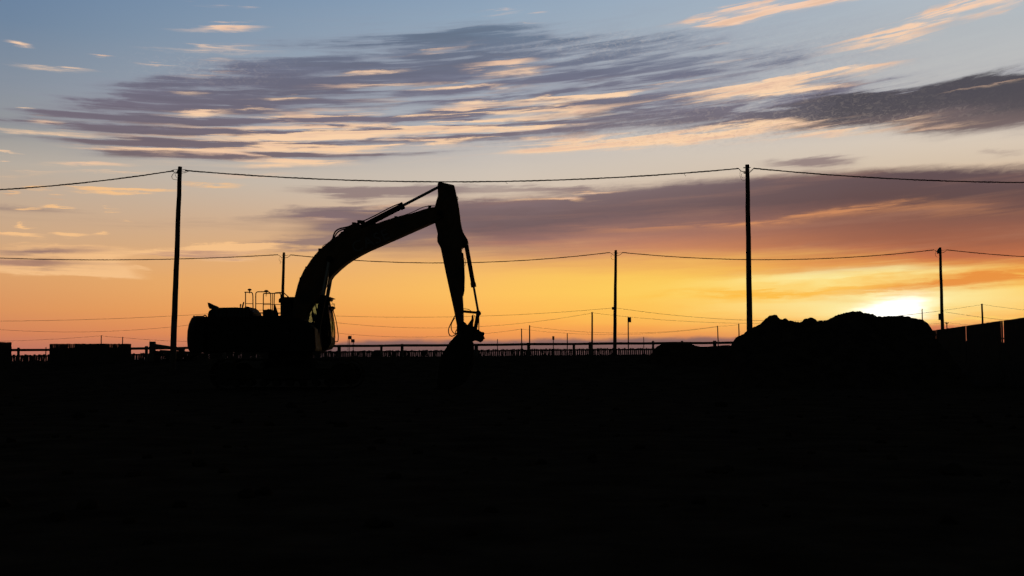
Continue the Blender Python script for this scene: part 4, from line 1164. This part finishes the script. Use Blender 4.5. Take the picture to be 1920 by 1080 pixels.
cable('service_wire', 'far wire joining the leaning pole to the pole at the toe of the mound', at(1345.4, 612, YD), at(1385.2, 608.4, YD), 0.8, 0.0180, GC3, False)
cable('service_wire', 'faint far wire right of the small pole with a crossarm', at(1779, 605, YD), at(1990, 612, YD), 5, 0.0180, GC3, False)
cable('service_wire', 'faint far wire left of the small pole with a crossarm', at(1640, 604, YD), at(1771.6, 605, YD), 4, 0.0165, GC3, False)

# ================================================================ small signs on posts
def sign(label, post_px, top_py, wpx, panel, Y, posts=None):
    x = at(post_px, 660, Y).x
    g = ground_z(x, Y)
    root = thing('sign', label, 'sign', (x, Y, g), 'small signs beyond the fence')
    for pp, ty in (posts or [(post_px, top_py)]):
        t = at(pp, ty, Y)
        MB().tube([(t.x, Y, g - 0.1), tuple(t)], pxm(wpx / 2, Y), 8).build('post', M['galv'], root, smooth=40)
    x0, x1, y0, y1 = panel
    a = at(x0, y0, Y); b = at(x1, y1, Y)
    MB().box(a.x, b.x, Y - 0.09, Y - 0.06, b.z, a.z).build('panel', M['galv'], root, bevel=0.004)
    return root
sign('tall road sign, its panel set like a flag right of its pole', 1177.8, 594, 2.2, (1177.4, 1183.2, 595, 604.4), 80)
sign('short sign with a narrow upright panel right of the paired far poles', 1037.4, 631, 1.5, (1035.4, 1039.4, 630.4, 637.2), 85)
sign('higher of the two little signs just right of the cab', 653.4, 631, 1.0, (653.2, 659.6, 629.6, 636.2), 66, [(652.8, 631), (655.4, 636)])
sign('lower of the two little signs just right of the cab', 662.4, 637, 1.4, (658.6, 665.2, 636.0, 642.2), 66.6)

# ================================================================ post-and-rail fence on the bank
YF = 60.0
rail_px = [(-60, 657.6), (22, 656.4), (150, 655), (262, 653.4), (400, 651.2), (560, 649.6), (640, 648.6), (760, 647.6), (880, 646.8), (1000, 645.2), (1150, 644.0), (1260, 643.2), (1380, 642.4), (1500, 642)]
rf = thing('rail_fence', 'long low fence of posts with one thick top rail along the bank', 'fence', (0, YF, bank_top(0)))
for i in range(len(rail_px) - 1):
    a = at(*rail_px[i], YF); b = at(*rail_px[i + 1], YF)
    a.y += 0.0; b.y += 0.0
    MB().tube([a, a.lerp(b, 0.5) + Vector((0, 0, -0.012)), b], [0.068, 0.063, 0.066], 10).build('rail', M['log'], rf, smooth=50)
def rail_y(px):
    for (a, ya), (b, yb) in zip(rail_px, rail_px[1:]):
        if a <= px <= b: return ya + (yb - ya) * (px - a) / (b - a)
for px, wpx, up in ((34.5, 5, 4.5), (86, 1.8, 5), (274.6, 5.6, 4.5), (636, 6.5, 1.5), (715, 4.6, 1), (754, 5.4, 3), (893, 7, 1.5), (990.6, 5, 2.6), (978.4, 3, 2.5), (1076, 5, 0.6), (1107, 7.4, 3), (1224.6, 4.4, 4.4), (1279, 4.6, 4), (1340, 6.6, 4), (1430, 6, 3), (420, 6, 2), (545, 6, 2), (160, 6, 2)):
    t = at(px, rail_y(px) - up, YF + 0.10)
    g = ground_z(t.x, YF + 0.1)
    MB().tube([(t.x, YF + 0.12, g - 0.2), (t.x, YF + 0.12, t.z - 0.03), (t.x, YF + 0.12, t.z)], [pxm(wpx / 2, YF), pxm(wpx / 2, YF), pxm(wpx / 2, YF) * 0.8], 10).build('post', M['log'], rf, smooth=45)

# picket fence close behind it
YP = 62.0
pf = thing('picket_fence', 'low picket fence with slits of sky showing, just behind the rail fence', 'fence', (0, YP, bank_top(0)))
def pick_top(px):
    return rail_y(max(-60, min(1500, px))) + 9.6
pk_ = MB()
rg = random.Random(5)
px = -40.0
while px < 1420:
    wpx = rg.uniform(2.9, 3.7)
    t = at(px, pick_top(px) - rg.uniform(-0.6, 1.4), YP)
    b_ = at(px + wpx, 690, YP)
    g = ground_z(t.x, YP) - 0.1
    lean = rg.uniform(-0.012, 0.012)
    pk_.v += []
    i = len(pk_.v)
    x0_, x1_ = t.x, b_.x
    pk_.v += [(x0_ - lean, YP, g), (x1_ - lean, YP, g), (x1_ + lean, YP, t.z), (x0_ + lean, YP, t.z), (x0_ - lean, YP + 0.01, g), (x1_ - lean, YP + 0.01, g), (x1_ + lean, YP + 0.01, t.z), (x0_ + lean, YP + 0.01, t.z)]
    pk_.f += [(i, i + 1, i + 2, i + 3), (i + 7, i + 6, i + 5, i + 4), (i + 1, i, i + 4, i + 5), (i + 2, i + 1, i + 5, i + 6), (i + 3, i + 2, i + 6, i + 7), (i, i + 3, i + 7, i + 4)]
    px += wpx + ((rg.uniform(0.8, 1.4) if px < 350 else rg.uniform(0.25, 0.85)) if rg.random() > 0.15 else 0.1)
pko = pk_.build('pickets', M['wood'], pf)
pko['kind'] = 'stuff'
for i in range(len(rail_px) - 1):
    for nm, lo_y, hi_y in (('top_rail', 3.4, 0.6), ('bottom_rail', 17.5, 11.5)):
        a = at(rail_px[i][0], rail_px[i][1] + 9.6 + (lo_y + hi_y) / 2, YP + 0.04); b = at(rail_px[i + 1][0], rail_px[i + 1][1] + 9.6 + (lo_y + hi_y) / 2, YP + 0.04)
        MB().slab(a, b, 0.04, pxm(lo_y - hi_y, YP)).build(nm, M['wood'], pf)

# ================================================================ board hoardings
def board_fence(label, back_px, pts, base, gaps, bw, group, jag=0.0, seed=1):
    """pts: two ground-plan ends ((px, top_py, Y), ...); boards side by side, some with open joints"""
    (pa, ta, Ya), (pb, tb, Yb) = pts
    A = at(pa, ta, Ya); B = at(pb, tb, Yb)
    d = B - A
    L = math.hypot(d.x, d.y)
    n = int(L / bw)
    mid = A.lerp(B, 0.5)
    root = thing('board_fence', label, 'fence', (mid.x, mid.y, ground_z(mid.x, mid.y)), group)
    dx = Vector((d.x / L, d.y / L, 0)); nrm = Vector((-dx.y, dx.x, 0))
    rg = random.Random(seed)
    gp_ = [((at(g[0], 640, 1.0).x), g[1]) for g in gaps]
    for i in range(n):
        s0, s1 = i * L / n, (i + 1) * L / n
        p0 = A + dx * s0; p1 = A + dx * s1
        # open joint where the photograph shows light between two boards
        u0, u1 = p0.x / p0.y, p1.x / p1.y
        cut = 0.004
        for u, gw in gp_:
            if min(u0, u1) <= u < max(u0, u1): cut = gw
        zt0 = A.z + d.z * s0 / L + rg.uniform(-jag, jag)
        zt1 = zt0 + d.z * (s1 - s0) / L
        g = min(ground_z(p0.x, p0.y), ground_z(p1.x, p1.y)) - 0.1
        q0 = p0; q1 = p0 + dx * (s1 - s0 - cut)
        m = MB()
        th = nrm * rg.choice((0.018, 0.022))
        m.v = [(q0.x, q0.y, g), (q1.x, q1.y, g), (q1.x, q1.y, zt1), (q0.x, q0.y, zt0)]
        m.v += [(x + th.x, y + th.y, z) for x, y, z in m.v]
        m.f = [(0, 1, 2, 3), (7, 6, 5, 4), (1, 0, 4, 5), (2, 1, 5, 6), (3, 2, 6, 7), (0, 3, 7, 4)]
        m.build('board', M['wood'], root)
    if back_px:      # tarpaper sheet nailed behind, lower than the boards
        gA, gB = ground_z(A.x, A.y) - 0.1, ground_z(B.x, B.y) - 0.1
        off = nrm * 0.026
        th = nrm * 0.006
        a0 = A + off; b0 = B + off
        m = MB()
        m.v = [(a0.x, a0.y, gA), (b0.x, b0.y, gB), (b0.x, b0.y, B.z - pxm(back_px[1], B.y)), (a0.x, a0.y, A.z - pxm(back_px[0], A.y))]
        m.v += [(x + th.x, y + th.y, z) for x, y, z in m.v]
        m.f = [(0, 1, 2, 3), (7, 6, 5, 4), (1, 0, 4, 5), (2, 1, 5, 6), (3, 2, 6, 7), (0, 3, 7, 4)]
        m.build('backing_sheet', M['rubber'], root)
    for f_ in base:
        a = A.copy(); b = B.copy()
        a.z = ground_z(a.x, a.y) + f_ * (A.z - ground_z(a.x, a.y)); b.z = ground_z(b.x, b.y) + f_ * (B.z - ground_z(b.x, b.y))
        a += nrm * 0.05; b += nrm * 0.05
        MB().tube([a, b], 0.035, 4).build('cross_rail', M['wood'], root)
    return root
GB = 'board hoardings'
board_fence('wide weathered board panel with slits of light along its top, left of the near pole', (8.5, 8.0), ((93, 644.6, 58.2), (246, 644.4, 58.0)), (0.45, 0.78), [(99.6, 0.015), (102.4, 0.011), (108, 0.009), (127.4, 0.014), (129.6, 0.015), (131.8, 0.013), (134, 0.019), (136.4, 0.013), (138.6, 0.014), (156.8, 0.009), (181.4, 0.009), (183, 0.008), (205.2, 0.015), (207.3, 0.011), (209.2, 0.013), (214.4, 0.011), (216, 0.008), (220.2, 0.014)], 0.098, GB, 0.010, 3)
board_fence('weathered board panel cut off by the left edge of the picture', (8, 8), ((-70, 637, 57.2), (22, 642, 57.8)), (0.45, 0.78), [(19, 0.01)], 0.11, GB, 0.012, 4)
board_fence('tall board fence climbing towards the right edge beside the mound', (7, 62), ((1700, 626.6, 51.5), (1990, 585.4, 42.0)), (0.35, 0.72), [(1755.6, 0.030), (1810.8, 0.045), (1845, 0.012), (1869.6, 0.016), (1873.9, 0.028), (1880.4, 0.055), (1890, 0.018), (1908, 0.014)], 0.145, GB, 0.006, 5)

# ================================================================ log barrier left of the near pole
YL = 58.6
lb = thing('log_barrier', 'squat square post with a slanting log resting on rubble, left of the near pole', 'barrier', tuple(Vector((at(285.5, 660, YL).x, YL, ground_z(at(285.5, 660, YL).x, YL)))))
a = at(281.2, 640.6, YL); b = at(290.2, 690, YL)
MB().box(a.x, b.x, YL - 0.12, YL + 0.12, ground_z(a.x, YL) - 0.15, a.z).build('post', M['log'], lb, bevel=0.015)
MB().tube([at(281.4, 638.4, YL), at(281.4, 644, YL)], 0.012, 6).build('nail', M['galv'], lb)
MB().tube([at(288, 647.6, YL + 0.05), at(316, 651.6, YL + 0.02), at(346, 656.6, YL)], [0.095, 0.085, 0.08], 10).build('log', M['log'], lb, smooth=50)
MB().slab(at(300, 659, YL + 0.2), at(356, 662.2, YL + 0.2), 0.14, 0.17).build('plank', M['log'], lb)
rb = MB()
for k in range(46):
    pxx = rng.uniform(292, 372); 
    p = at(pxx, rng.uniform(660, 684), YL + rng.uniform(-0.4, 0.4))
    rb.lump(p, rng.uniform(0.05, 0.17), rng, (1.2, 1, 0.8))
ro = rb.build('rubble', M['heap'], lb, smooth=50)
ro['kind'] = 'stuff'
